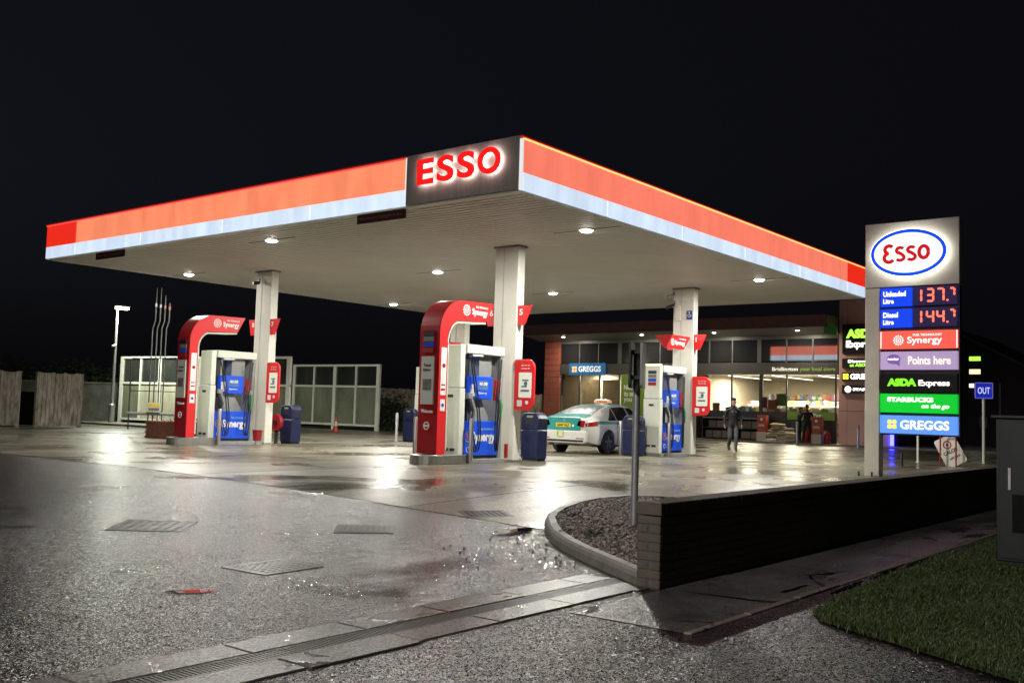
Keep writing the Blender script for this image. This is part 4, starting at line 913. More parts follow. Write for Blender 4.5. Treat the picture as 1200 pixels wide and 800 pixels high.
def tpatch(name, x0, x1, f, m, off=.006, n=10, fy=lambda x: 1.0):
    V = []; F = []; ny = 9
    for i in range(n + 1):
        x = x0 + (x1 - x0)*i/n; h = sect(x)
        wr, zr = h[7]; wm, zm = h[8]; zc = h[9][1]
        for j in range(ny):
            y = (-1 + 2*j/(ny - 1))*wr*f*fy(x); ay = abs(y)
            z = (zc + (zm - zc)*ay/wm) if ay < wm else (zm + (zr - zm)*(ay - wm)/(wr - wm)); V.append((CXR + x - off*.3, CYC + y, z + off))
    for i in range(n):
        for j in range(ny - 1): F.append((i*ny + j, (i + 1)*ny + j, (i + 1)*ny + j + 1, i*ny + j + 1))
    return obj(name, MB().add(V, F), m, taxi, smooth=True)
tpatch('rear_window', .50, 1.36, .93, mat('rain_glass', (.10, .11, .105), .22, var=.95, vscale=30, bump=1.0, bscale=26), .010)
tpatch('roof_panel', 1.40, 2.50, .99, TEAL, .004)
tpatch('windscreen', 2.58, 3.36, .93, CGL, .008)
tpatch('boot_top', .10, .47, .98, TEAL, .004)
for s in (-1, 1):
    spatch('belt_stripe', .42, 4.3, 4, .55, 4, .93, TEAL, .004, s, 20)
    for (a, b) in ((1.0, 1.42), (1.47, 2.18), (2.25, 3.0)):
        V = []; nx = 12; rows = (0, .25, .5, .75, 1)
        for i in range(nx + 1):
            x = a + (b - a)*i/nx; h = sect(x); f = 1.0
            if a == 1.0: f = max(.08, (x - .96)/.46)
            if b == 3.0: f = min(1, max(.08, (3.06 - x)/.5))
            for rw in rows:
                aa = .05 + .84*f*rw; tt = aa*2; j = 5 if tt < 1 else 6; k = tt if tt < 1 else tt - 1
                y = h[j][0]*(1 - k) + h[j + 1][0]*k; z = h[j][1]*(1 - k) + h[j + 1][1]*k; V.append((CXR + x, CYC + s*(y + .016), z + .004))
        nr = len(rows)
        obj('side_window', MB().add(V, [(nr*i + r_, nr*i + nr + r_, nr*i + nr + r_ + 1, nr*i + r_ + 1) for i in range(nx) for r_ in range(nr - 1)]), CGL, taxi, smooth=True)
    obj('mirror', MB().box(CXR + 2.95, CXR + 3.1, CYC + s*.90, CYC + s*1.08, .95, 1.08), PT, taxi, bevel=.02)
    for hx in (1.36, 2.15): obj('door_handle', MB().box(CXR + hx, CXR + hx + .2, CYC + s*.905, CYC + s*.925, .80, .83), PT, taxi, bevel=.006)
    for hx in (1.45, 2.22, 3.12): obj('door_seam', MB().box(CXR + hx, CXR + hx + .012, CYC + s*.900, CYC + s*.913, .32, .92), DARK, taxi)
    TL = mat('tail_lamp', (.30, .008, .012), .15, coat=.5, var=.3, vscale=20)
    tl = spatch('tail_lamp', .02, .44, 4, .30, 4, .98, TL, .010, s, 8)
    obj('reverse_lens', MB().box(CXR + .05, CXR + .11, CYC + s*.62, CYC + s*.80, .80, .86), mat('lamp_clear', (.6, .5, .48), .15), tl)
    flat('door_crest', ribbon(arc(0, 0, .13, .13, 0, 360, 18), .02) + [disc(0, 0, .07, 12)], (CXR + 1.85, CYC + s*.914, .62), '-y' if s < 0 else '+y', mat('crest_grey', (.22, .23, .22), .5), taxi, ext=.003)
# rear end
tl_r = MB().prism(rrect(-.60, .66, .60, 1.03, .05), -.006, .012, 'z').xf(fmat('-x', (CXR - .004, CYC, 0)))
bd = obj('boot_lid', tl_r, TEAL, taxi, bevel=.008)
for s in (-1, 1): obj('rear_lamp', MB().prism([(CYC + s*.46, .79), (CYC + s*.70, .76), (CYC + s*.74, .95), (CYC + s*.52, .95)], CXR - .016, CXR + .02, 'x'), TL, taxi, bevel=.006)
obj('boot_groove', MB().box(CXR - .014, CXR - .008, CYC - .40, CYC + .40, .875, .895), DARK, bd)
npl = obj('number_plate', MB().box(CXR - .024, CXR - .008, CYC - .26, CYC + .26, .755, .865), mat('plate_yellow', (.75, .52, .02), .4, var=0), bd)
txt('lettering', 'GX67 NLT', (CXR - .025, CYC + .22, .775), '-x', .44, .07, DARK, npl, bold=.03)
flat('badge', [disc(0, 0, .045, 14)], (CXR - .013, CYC - .02, .95), '-x', STEEL, bd); flat('badge', [disc(0, 0, .035, 12)], (CXR - .013, CYC - .34, .80), '-x', WTXT, bd)
obj('bumper', MB().prism(rrect(-.80, .30, .80, .66, .08), -.03, .10, 'z').xf(fmat('-x', (CXR + .06, CYC, 0))), PT, taxi, bevel=.03, seg=2)
obj('bumper_slot', MB().box(CXR - .046, CXR - .03, CYC - .72, CYC + .72, .345, .40), BLACK, taxi); obj('reflector', MB().box(CXR - .044, CXR - .034, CYC - .74, CYC - .46, .43, .455).box(CXR - .044, CXR - .034, CYC + .46, CYC + .74, .43, .455), TL, taxi)
lp = obj('licence_plate', MB().box(CXR - .058, CXR - .042, CYC - .02, CYC + .20, .48, .66), mat('licence_pale', (.62, .60, .35), .45), taxi); flat('licence_mark', [rrect(.0, .03, .06, .15, .01)], (CXR - .06, CYC + .19, .48), '-x', mat('licence_green', (.25, .40, .02), .5), lp)
obj('exhaust', MB().lathe((CXR + .05, CYC + .5, .27), [(.03, -.08), (.03, .2)], 10, 'x'), STEEL, taxi)
rs = obj('roof_sign', MB().prism([(CYC - .30, 1.475), (CYC + .30, 1.475), (CYC + .27, 1.565), (CYC + .19, 1.59), (CYC - .19, 1.59), (CYC - .27, 1.565)], CXR + 1.95, CXR + 2.10, 'x'), emi('taxi_amber', (.8, .36, .24), .45, base=(.7, .35, .2)), taxi, bevel=.02)
txt('lettering', 'TAXIS', (CXR + 1.945, CYC + .2, 1.50), '-x', .40, .06, mat('taxi_print', (.35, .02, .02), .5, var=0), rs, bold=.05)
obj('sign_feet', MB().box(CXR + 1.9, CXR + 2.0, CYC - .3, CYC - .25, 1.42, 1.48).box(CXR + 1.9, CXR + 2.0, CYC + .25, CYC + .3, 1.42, 1.48), DARK, rs)

# ------------------------------------------------------------------ shop
SX = 33.0
shop = thing('shop', (SX + 5, 15, 0), 'long low filling station shop with lit glass front and dark roof edge', 'building')
FRM = mat('frame_grey', (.10, .10, .10), .45, var=.1); BAND = mat('band_dark', (.055, .052, .05), .45, var=.1)
struct('shop_pavement', MB().box(31.4, 44, -2, 30, -.1, .07), mat('paving', (.17, .16, .14), .5, var=.3, vscale=2, bump=.2))
CLAD = mat('red_cladding', (.36, .10, .07), .55, var=.12)
for q in range(16): obj('cladding_board', MB().box(SX - .05, SX + .1, 22.78, 23.86, .07 + q*.345, .07 + q*.345 + .33), CLAD, shop, bevel=.008)
obj('side_wall', MB().box(SX + .1, SX + 10, 23.7, 23.86, .07, 5.6), mat('dark_wall', (.05, .045, .045), .8), shop)
obj('back_wall', MB().box(SX + 7.9, SX + 8.1, 6.4, 23.7, .07, 5.6), mat('interior_wall', (.42, .37, .29), .7, var=.05), shop)
obj('floor', MB().box(SX + .12, SX + 7.9, 6.5, 23.7, .02, .09), mat('shop_floor', (.30, .29, .27), .3), shop)
obj('ceiling', MB().box(SX + .12, SX + 7.9, 6.5, 23.7, 3.46, 3.55), mat('shop_ceiling', (.35, .33, .30), .8), shop)
obj('partition', MB().box(SX + 1.6, SX + 1.7, 14.2, 23.6, .09, 3.46), mat('blind', (.60, .55, .46), .7, var=.08), shop)
obj('cross_wall', MB().box(SX + .12, SX + 7.9, 14.0, 14.15, .09, 3.46), MATS['interior_wall'], shop)
obj('attic_back', MB().box(SX + 2.0, SX + 2.1, 6.5, 23.7, 3.55, 5.6), DARK, shop)
obj('sign_band', MB().box(SX - .06, SX + .1, 6.52, 22.76, 3.34, 3.93), BAND, shop, bevel=.01)
obj('head_rail', MB().box(SX - .03, SX + .1, 6.52, 22.76, 5.08, 5.25), FRM, shop)
# upper and lower glazing
up_y = [22.7, 21.42, 20.14, 18.75, 17.4, 16.2, 14.9, 13.3, 12.0, 10.55, 9.13, 7.79, 6.56]
wide = {18.75: .22, 10.55: .20, 14.9: .22}
SHG = mat('shop_glass_dark', (.035, .036, .04), .03, var=0, spec=1.0); SHG.node_tree.nodes['Principled BSDF'].inputs['IOR'].default_value = 2.8
for a, b in zip(up_y[:-1], up_y[1:]):
    wn_ = obj('upper_window', MB().box(SX - .01, SX + .02, b + .03, a - .03, 3.98, 5.07), SHG, shop)
    obj('mullion', MB().box(SX - .04, SX + .06, b - wide.get(b, .06)/2, b + wide.get(b, .06)/2, 3.935, 5.075), FRM if b != 6.56 else DARK, wn_)
def clear_glass():
    m = bpy.data.materials.new('clear_glass'); m.use_nodes = True; nt = m.node_tree; nt.nodes.remove(nt.nodes['Principled BSDF'])
    t = nd(nt, 'ShaderNodeBsdfTransparent'); t.inputs[0].default_value = (.88, .90, .88, 1); g = nd(nt, 'ShaderNodeBsdfGlossy'); g.inputs['Roughness'].default_value = .03
    f = nd(nt, 'ShaderNodeFresnel'); f.inputs[0].default_value = 1.5; mx = nd(nt, 'ShaderNodeMixShader')
    nt.links.new(f.outputs[0], mx.inputs[0]); nt.links.new(t.outputs[0], mx.inputs[1]); nt.links.new(g.outputs[0], mx.inputs[2]); nt.links.new(mx.outputs[0], nt.nodes['Material Output'].inputs[0]); MATS['clear_glass'] = m; return m
CLR = clear_glass()
BLT = mat('blind_cloth', (.60, .54, .44), .8, var=.06); BLT.node_tree.nodes['Principled BSDF'].inputs['Roughness'].default_value = .9
_nt = BLT.node_tree; _tr = nd(_nt, 'ShaderNodeBsdfTranslucent'); _tr.inputs[0].default_value = (.55, .48, .38, 1); _mx = nd(_nt, 'ShaderNodeMixShader'); _mx.inputs[0].default_value = .5
_nt.links.new(_nt.nodes['Principled BSDF'].outputs[0], _mx.inputs[1]); _nt.links.new(_tr.outputs[0], _mx.inputs[2]); _nt.links.new(_mx.outputs[0], _nt.nodes['Material Output'].inputs[0])
for a, b in ((22.7, 21.4), (21.36, 20.05), (20.0, 18.75)):
    w_ = obj('shop_window', MB().box(SX - .005, SX + .005, b + .03, a - .03, .6, 3.3), CLR, shop); obj('mullion', MB().box(SX - .04, SX + .05, b - .04, b + .03, .07, 3.335), FRM, w_)
    obj('roller_blind', MB().box(SX + .16, SX + .165, b + .06, a - .06, .6, 3.05), BLT, w_)
obj('stall_riser', MB().box(SX - .03, SX + .1, 18.75, 22.74, .07, .6), BAND, shop)
gp_ = obj('green_poster', MB().box(SX - .035, SX - .005, 16.75, 18.6, .5, 3.3), mat('poster_green', (.16, .28, .03), .5, var=.05), shop)
for k, ln in enumerate(('Nice', 'to see', 'you')): txt('lettering', ln, (SX - .037, 18.42, 2.5 - k*.36), '-x', (.55, .78, .52)[k], .27, WTXT, gp_, bold=.03)
obj('door_dark', MB().box(SX - .02, SX + .05, 13.35, 16.7, .07, 3.3), mat('dark_glass', (.02, .02, .022), .08, var=0), shop)
lo_y = [13.2, 12.02, 10.5, 9.1, 6.66]
for a, b in zip(lo_y[:-1], lo_y[1:]):
    w_ = obj('shop_window', MB().box(SX - .005, SX + .005, b + .03, a - .03, 1.52, 3.3), CLR, shop)
    obj('mullion', MB().box(SX - .05, SX + .06, b - (.16 if b == 10.5 else .03), b + (.02 if b == 10.5 else .03), .07, 3.335), DARK, w_)
obj('lower_panel', MB().box(SX - .02, SX + .06, 6.6, 13.3, .07, 1.51), mat('riser_black', (.02, .02, .02), .4), shop)
pb = obj('pay_board', MB().box(SX - .035, SX - .022, 6.68, 9.05, 1.16, 1.55), mat('pay_green', (.14, .26, .04), .5, var=.1), shop); txt('lettering', 'Pay', (SX - .037, 7.75, 1.26), '-x', .42, .22, WTXT, pb)
txt('lettering', 'Bridlington', (SX - .066, 9.84, 3.46), '-x', 1.32, .24, emi('band_white', (.75, .72, .60), .7), shop, bold=.02); txt('lettering', 'your local store', (SX - .066, 8.42, 3.46), '-x', 1.75, .24, emi('band_green', (.16, .24, .04), .7), shop, bold=.02)
# roof with overhang
RF = mat('roof_dark', (.16, .075, .075), .6, var=.15)
obj('roof', MB().box(31.1, SX + 10.2, 6.45, 24.4, 5.56, 6.05), RF, shop, bevel=.02); obj('eave_edge', MB().box(31.1, 31.3, 6.45, 24.4, 5.47, 5.555), RF, shop)
SOFM = mat('eave_soffit', (.34, .33, .28), .5, var=.15)
for q in range(12):
    xa = 31.32 + q*.14; za = 5.50 - q*.02; obj('soffit_board', MB().prism([(xa, za), (xa + .125, za - .018), (xa + .125, za + .02), (xa, za + .038)], 6.5, 24.3, 'y'), SOFM, shop)
obj('upper_wall', MB().box(SX - .02, SX + .1, 6.5, 23.8, 5.255, 5.55), BAND, shop)
lf = [(-.62, 0), (-.6, .42), (-.3, .40), (0, .28), (0, -.10), (-.3, -.06)]
single('leaf_emblem', MB().prism([(6.0 - a, 5.16 + b) for a, b in lf], 31.28, 31.36, 'x'), mat('leaf_green', (.05, .30, .06), .4), 'green leaf shaped emblem at the end of the shop roof edge', 'emblem')
for y in (21.72, 16.63, 12.43, 8.07):
    t = thing('eave_light', (31.8, y, 5.5), 'small round downlight under the shop eave above ' + {21.72: 'the red cladding', 16.63: 'the green poster', 12.43: 'the first lit window', 8.07: 'the paying window'}[y], 'ceiling light', 'lights under the shop eave')
    obj('rim', MB().lathe((31.75, y, 5.38), [(.11, 0), (.11, .035), (.06, .035)], 16), STEEL, t); obj('lens', MB().lathe((31.75, y, 5.36), [(.09, 0), (.09, .018)], 16), emi('eave_lens', (1, .93, .72), 22), t)
    area_lamp('lamp_light', (31.75, y, 5.34), .16, 110, (1, .90, .68), t)
gs = thing('shop_sign', (SX - .1, 20.8, 3.3), 'blue shop sign reading GREGGS above the blinds', 'sign')
obj('board', MB().box(SX - .13, SX - .065, 19.6, 22.05, 3.30, 3.97), emi('greggs_dim', (.015, .095, .25), .55), gs, bevel=.01)
flat('four_squares', [rrect(a, b, a + .15, b + .15, .03, 3) for a in (0, .18) for b in (0, .18)], (SX - .131, 21.85, 3.46), '-x', emi('square_tan', (.75, .42, .16), .8), gs); txt('lettering', 'GREGGS', (SX - .131, 21.40, 3.48), '-x', 1.5, .32, emi('greggs_white', (.75, .8, .85), .75), gs, bold=.02)
# pink pillar with signs
PK = mat('pillar_pink', (.62, .37, .325), .6, var=.06, vscale=1)
pil = thing('sign_pillar', (33, 5.3, 0), 'tall pinkish pillar wall at the shop end carrying lit signs', 'wall')
obj('face', MB().box(32.8, 34.0, 4.1, 6.45, .02, 6.85), PK, pil, bevel=.015); obj('joint', MB().box(32.796, 32.8, 4.12, 6.43, 1.62, 1.64).box(32.796, 32.8, 6.05, 6.06, .1, 6.8), mat('joint_dark', (.16, .09, .08), .8), pil)
obj('return_wall', MB().box(34.0, 43, 4.1, 6.4, .02, 5.2), mat('return_dark', (.10, .07, .065), .7), pil)
def psign(z0, z1, label, parts):
    t = thing('pillar_sign', (32.75, 5.2, z0), label, 'sign'); obj('box', MB().box(32.70, 32.798, 4.2, 6.27, z0, z1), mat('panel_black', (.008, .008, .008), .3), t, bevel=.01)
    for p in parts: p(t)
AG = emi('asda_glow', (.32, 1.0, .05), 2.2); WG2 = emi('white_strong', (1, 1, .96), 2.6)
psign(4.30, 5.70, 'large black lit sign reading ASDA Express on the pink pillar', [lambda t: txt('lettering', 'ASDA', (32.697, 6.08, 5.03), '-x', 1.5, .42, AG, t, bold=.06), lambda t: txt('lettering', 'Express', (32.697, 6.08, 4.50), '-x', 1.5, .42, WG2, t, bold=.03)])
psign(3.64, 4.08, 'small black sign reading Discover more at ASDA on the pink pillar', [lambda t: txt('lettering', 'Discover more', (32.697, 5.98, 3.88), '-x', 1.6, .14, WG2, t, bold=.02), lambda t: txt('lettering', 'at ASDA', (32.697, 5.9, 3.70), '-x', .9, .14, AG, t, bold=.03)])
psign(3.04, 3.44, 'black pillar sign reading GREGGS with four yellow squares', [lambda t: flat('four_squares', [rrect(a, b, a + .12, b + .12, .02, 3) for a in (0, .14) for b in (0, .14)], (32.697, 6.22, 3.11), '-x', emi('square_bright', (1, .85, .05), 1.4), t), lambda t: txt('lettering', 'GREGGS', (32.697, 5.88, 3.11), '-x', 1.4, .26, WG2, t, bold=.03)])
psign(2.44, 2.84, 'black pillar sign reading STARBUCKS with round white emblem', [lambda t: flat('emblem', [disc(0, 0, .15, 20)], (32.697, 5.98, 2.64), '-x', WG2, t), lambda t: txt('lettering', 'STARBUCKS', (32.697, 5.75, 2.58), '-x', 1.4, .12, WG2, t, bold=.04)])
single('blue_strip_light', MB().box(32.72, 32.79, 3.90, 4.05, .10, .75), emi('blue_led', (.02, .02, 1.0), 28.0), 'vertical blue strip light at the pillar corner', 'light')
# interior light and stock
for y in (7.8, 10.2, 12.6):
    t = thing('shop_light', (SX + 3.2, y, 3.4), {7.8: 'long white strip light over the paying window end of the shop', 10.2: 'middle long white strip light inside the shop', 12.6: 'long white strip light near the dark shop doorway'}[y], 'ceiling light', 'strip lights inside the shop')
    obj('tube', MB().box(SX + .8, SX + 6.0, y - .035, y + .035, 3.30, 3.34), emi('shop_tube', (1, .93, .78), 3.0), t); obj('rod', MB().box(SX + 1.2, SX + 1.22, y - .01, y + .01, 3.34, 3.46), DARK, t); obj('rod', MB().box(SX + 5.2, SX + 5.22, y - .01, y + .01, 3.34, 3.46), DARK, t)
    lo = area_lamp('lamp_light', (SX + 3.3, y, 3.28), 1.2, 560, (1, .88, .66), t)
t = thing('shop_light', (SX + .4, 20.7, 3.3), 'unseen strip light added to brighten the drawn roller blinds', 'ceiling light', 'strip lights inside the shop')
obj('tube', MB().box(SX + .96, SX + 1.02, 18.9, 22.5, 3.40, 3.44), emi('added_blind_tube', (1, .9, .7), 2.0), t); area_lamp('lamp_light', (SX + 1.0, 20.7, 3.38), .8, 130, (1, .88, .68), t)  # added out of sight to brighten the blinds from behind
STOCKC = [(.5, .08, .06), (.75, .72, .66), (.7, .68, .6), (.55, .5, .42), (.10, .2, .4), (.5, .36, .06), (.12, .3, .10), (.6, .58, .55), (.35, .12, .25), (.5, .25, .08), (.08, .08, .09)]
for row, (xx, z0) in enumerate(((SX + 2.0, .09), (SX + 4.6, .09), (SX + 7.2, .09))):
    sh = thing('shelf_unit', (xx, 10, z0), ['low shelf of packets just inside the shop window', 'middle shop shelf of mixed packets', 'back wall shelf of mixed packets under warm light'][row], 'shelf')
    hh = (1.75, 1.95, 2.25)[row]
    obj('carcass', MB().box(xx + .2, xx + .5, 6.8, 13.3, z0, hh), WHITE2, sh)
    for zz in np.arange(.35, hh, .38): obj('shelf_board', MB().box(xx - .02, xx + .2, 6.8, 13.3, zz, zz + .025), WHITE2, sh)
    mbs = [MB() for _ in STOCKC]
    for zz in np.arange(.375, hh + .05, .38):
        y = 6.85
        while y < 13.2:
            w_ = random.uniform(.08, .26); h_ = random.uniform(.14, .30); random.choice(mbs).box(xx + .0, xx + .18, y, y + w_ - .012, zz, zz + h_); y += w_
    for i, m_ in enumerate(mbs): setp(obj('stock', m_, mat('stock_%d' % i, STOCKC[i], .45, var=.25, vscale=9), sh), kind='stuff')
for i, (y, z, w_, h_, c, lab) in enumerate(((10.32, 1.95, .42, .55, (.55, .10, .06), 'orange red offer poster in the shop window beside the pillar post'), (9.4, 2.1, .5, .6, (.25, .42, .05), 'yellow green offer poster inside the shop window'), (9.85, 1.85, .5, .5, (.7, .22, .12), 'square orange poster low in the shop window'), (12.9, 1.7, .4, .4, (.6, .3, .2), 'small tan poster at the corner of the shop window'))):
    single('window_poster', MB().box(SX + .04, SX + .05, y - w_/2, y + w_/2, z - h_/2, z + h_/2), mat('wp_%d' % i, c, .5, var=.3, vscale=8), lab, 'poster')

# goods outside the shop
def crate_stand(y0, y1, label):
    t = thing('goods_stand', (32.4, (y0 + y1)/2, .07), label, 'display stand')
    obj('frame', MB().box(32.75, 32.8, y0, y1, .07, 1.35), DARK, t)
    for s in (0, 1): obj('side', MB().box(32.1, 32.75, [y0, y1 - .04][s], [y0 + .04, y1][s], .07, 1.3), DARK, t)
    for z in (.12, .62, 1.12): obj('shelf', MB().box(32.1, 32.75, y0 + .04, y1 - .04, z, z + .03), GALV if z > 1 else DARK, t)
    for z in (.15, .65):
        y = y0 + .08
        while y < y1 - .35:
            w_ = random.uniform(.35, .5); b_ = obj('crate', MB().box(32.15, 32.6, y, min(y + w_, y1 - .06), z, z + .36), mat('crate_%d' % random.randint(0, 2), random.choice([(.13, .10, .09), (.20, .15, .13), (.07, .06, .06)]), .6, var=.4, vscale=8), t, bevel=.02); y += w_ + .03
    return t
crate_stand(11.55, 13.2, 'dark goods stand with crates outside the shop by the first window')
crate_stand(13.6, 15.2, 'dark goods stand with crates below the dark shop doorway')
crate_stand(10.0, 11.45, 'dark goods stand beside the red display board')
def rboard(y, label, x=32.0):
    t = thing('display_board', (x, y, .07), label, 'display stand')
    obj('tower', MB().box(x, x + .35, y - .22, y + .22, .5, 1.32), mat('board_red', (.42, .07, .035), .5, var=.25, vscale=5), t, bevel=.01); obj('plinth', MB().box(x - .02, x + .37, y - .24, y + .24, .07, .498), mat('board_pale', (.50, .45, .40), .5, var=.1), t, bevel=.01)
    txt('lettering', 'OFFER', (x - .004, y + .16, .78), '-x', .32, .10, WTXT, t); flat('emblem', [disc(0, 0, .07, 12)], (x - .002, y, 1.12), '-x', WTXT, t)
rboard(9.95, 'red display board beside the pile of sacks'); rboard(7.1, 'red display board with pale plinth beside the pink pillar', 31.7)
SACK = [mat('sack_pale', (.62, .59, .53), .5, var=.3, vscale=6), mat('sack_tan', (.50, .40, .24), .5, var=.3, vscale=6), mat('sack_dark', (.30, .27, .24), .5, var=.4, vscale=6)]
def sack(x, y, z, rz, label, m):
    nx, ny = 8, 5; V = []; F = []
    for sgn in (1, -1):
        for i in range(nx + 1):
            for j in range(ny + 1):
                a = -1 + 2*i/nx; b = -1 + 2*j/ny; hh = .075*((1 - a**4)*(1 - b**4))**.5*(1 + .15*math.sin(3*a + 2*b)); V.append((a*.34, b*.21, sgn*hh + .07))
    q = (nx + 1)*(ny + 1)
    for i in range(nx):
        for j in range(ny):
            k = i*(ny + 1) + j; F.append((k, k + ny + 1, k + ny + 2, k + 1)); F.append((q + k, q + k + 1, q + k + ny + 2, q + k + ny + 1))
    mb = MB().add(V, F).xf(Matrix.Translation((x, y, z)) @ Matrix.Rotation(rz, 4, 'Z') @ Matrix.Rotation(random.uniform(-.08, .08), 4, 'Y'))
    return single('sack', mb, m, label, 'sack', 'sacks piled outside the shop', smooth=True)
k = 0
for row in range(8):
    for col in range(2 if row < 6 else 1):
        sack(32.15 + random.uniform(-.05, .05) + .0, 9.45 - col*.48 + random.uniform(-.08, .08) - .05*row, .09 + row*.105, 1.57 + random.uniform(-.25, .25), 'plump filled sack in the tall pile against the shop wall', SACK[(row*2 + col) % 3 if row < 6 else 1])
for row in range(4): sack(31.95, 8.35 + random.uniform(-.06, .06), .09 + row*.11, 1.57 + random.uniform(-.2, .2), 'pale filled sack in the short pile beside the guard post', SACK[row % 2])
single('pallet', MB().box(31.7, 32.6, 8.6, 9.75, .07, .095), SACK[0], 'flat pale pallet board under the pile of sacks', 'pallet')
RG = [mat('gas_red', (.45, .02, .02), .4), mat('gas_pale', (.5, .42, .38), .4)]
for i, (x, y) in enumerate(((32.2, 7.75), (32.2, 7.45), (32.2, 6.75), (32.5, 8.0), (32.3, 6.95))):
    t = thing('gas_bottle', (x, y, .07), ['red gas bottle behind the standing pair of people', 'red gas bottle next to the red display board', 'red gas bottle against the pink pillar', 'pale gas bottle by the short sack pile', 'pale gas bottle behind the red display board'][i], 'gas bottle', 'gas bottles outside the shop')
    obj('body', MB().lathe((x, y, .07), [(.12, 0), (.14, .04), (.14, .42), (.10, .52), (.04, .55)], 14), RG[i // 3], t, smooth=True); obj('collar', MB().lathe((x, y, .60), [(.07, 0), (.07, .09)], 12), RG[i // 3], t)
post(30.2, 7.4, 1.05, .06, 'steel guard post before the short sack pile', STEEL)
post(31.0, 4.9, 1.0, .06, 'steel guard post before the pink pillar', STEEL)

# ------------------------------------------------------------------ dark building beyond the totem
db = thing('gabled_building', (50, 2, 0), 'dark gabled building beyond the price totem', 'building')
DW = mat('gable_wall', (.05, .038, .036), .85, var=.2)
obj('wall', MB().prism([(-1.2, 0), (9, 0), (9, 5.2), (5.6, 6.9), (-1.2, 3.2)], 44, 60, 'x'), DW, db)
obj('verge_board', MB().prism([(-1.6, 2.98), (5.6, 6.92), (5.6, 7.08), (-1.6, 3.14)], 43.8, 43.98, 'x'), mat('verge_grey', (.12, .115, .11), .7), db)
for z, h_, m_, lab in ((4.60, .22, AG, 'small green lit sign on the dark gable wall'), (3.88, .26, emi('sign_cream', (1, .92, .55), 1.2), 'small cream lit sign on the dark gable wall'), (3.16, .20, WG2, 'small white lit sign on the dark gable wall')):
    t = thing('wall_sign', (43.9, 3.1, z), lab, 'sign'); obj('box', MB().box(43.8, 43.99, 2.8, 3.42, z - .03, z + h_ + .03), DARK, t); obj('lit_face', MB().box(43.78, 43.799, 2.83, 3.39, z, z + h_), m_, t)
obj('downpipe', MB().tube([(43.9, 1.9, .05), (43.9, 1.9, 3.4)], .06, 8), GALV, db); obj('meter_box', MB().box(43.8, 43.99, 2.5, 2.9, 1.0, 1.6), GREY, db, bevel=.02)
def cone(x, y, label):
    t = thing('traffic_cone', (x, y, 0), label, 'cone', 'traffic cones')
    obj('base', MB().box(x - .16, x + .16, y - .16, y + .16, 0, .035), mat('cone_base', (.35, .05, .03), .6), t, bevel=.01)
    obj('lower', MB().lathe((x, y, .035), [(.12, 0), (.085, .24)], 16), mat('cone_red', (.48, .055, .035), .5), t, smooth=True); obj('sleeve', MB().lathe((x, y, .275), [(.084, 0), (.055, .2)], 16), mat('cone_white', (.6, .55, .5), .4), t, smooth=True); obj('tip', MB().lathe((x, y, .475), [(.054, 0), (.028, .16), (.02, .18)], 16), MATS['cone_red'], t, smooth=True)
cone(16.2, 22.8, 'red and white traffic cone before the screened wash bay')
cone(33.5, -3.4, 'pale traffic cone beside the dark gable wall')

# ------------------------------------------------------------------ wash bay screens
FROST = mat('frosted_pane', (.33, .34, .25), .55, var=.28, vscale=.7); CLEARP = mat('screen_pane', (.05, .055, .05), .15, var=.3, vscale=.6, spec=.7)
def seethru(name, col, fac, rough):
    m = mat(name, col, rough, var=.45, vscale=.8, stretch=(1, 1, .4)); nt = m.node_tree; b = nt.nodes['Principled BSDF']
    t_ = nd(nt, 'ShaderNodeBsdfTransparent'); t_.inputs[0].default_value = (.86, .9, .84, 1); mx = nd(nt, 'ShaderNodeMixShader'); mx.inputs[0].default_value = fac
    nt.links.new(t_.outputs[0], mx.inputs[1]); nt.links.new(b.outputs[0], mx.inputs[2]); nt.links.new(mx.outputs[0], nt.nodes['Material Output'].inputs[0]); return m
FROST = seethru('misted_pane', (.24, .25, .17), .55, .4); CLEARP = seethru('clear_pane', (.06, .065, .06), .35, .1); PALE = seethru('pale_misted_pane', (.50, .485, .36), .8, .55)
def screen(xa, ya, xb, yb, n, ht, zmid, label, lowers, thick):
    t = thing('wash_bay_screen', ((xa + xb)/2, (ya + yb)/2, 0), label, 'screen', 'wash bay screens')
    d = Vector((xb - xa, yb - ya)); Ln = d.length; M = Matrix.Translation((xa, ya, 0)) @ Matrix.Rotation(math.atan2(d.y, d.x), 4, 'Z')
    st_ = Ln/n
    for i in range(n + 1):
        w_ = .10 if i in thick else .055; obj('post', MB().box(i*st_ - w_, i*st_ + w_, -.06, .06, 0 if i in thick else .25, ht).xf(M), WHITE2, t)
    for z in (.25, zmid, ht): obj('rail', MB().box(-.1, Ln + .1, -.055, .055, z - .05, z + .05).xf(M), WHITE2, t)
    for i in range(n):
        obj('pane', MB().box(i*st_ + .06, (i + 1)*st_ - .06, -.008, .008, zmid + .06, ht - .06).xf(M), CLEARP, t)
        obj('pane', MB().box(i*st_ + .06, (i + 1)*st_ - .06, -.008, .008, .31, zmid - .06).xf(M), lowers[i], t)
    return t
screen(19.9, 24.05, 19.6, 29.9, 4, 3.15, 2.12, 'white framed glass screen behind the traffic cone', [FROST, FROST, FROST, FROST], (0, 2, 4))
screen(13.9, 23.3, 12.2, 33.6, 8, 3.15, 1.95, 'white framed screen with pale lit panels behind the vent pipes', [FROST, FROST, FROST, PALE, PALE, PALE, PALE, FROST], (0, 2, 4, 6, 8))
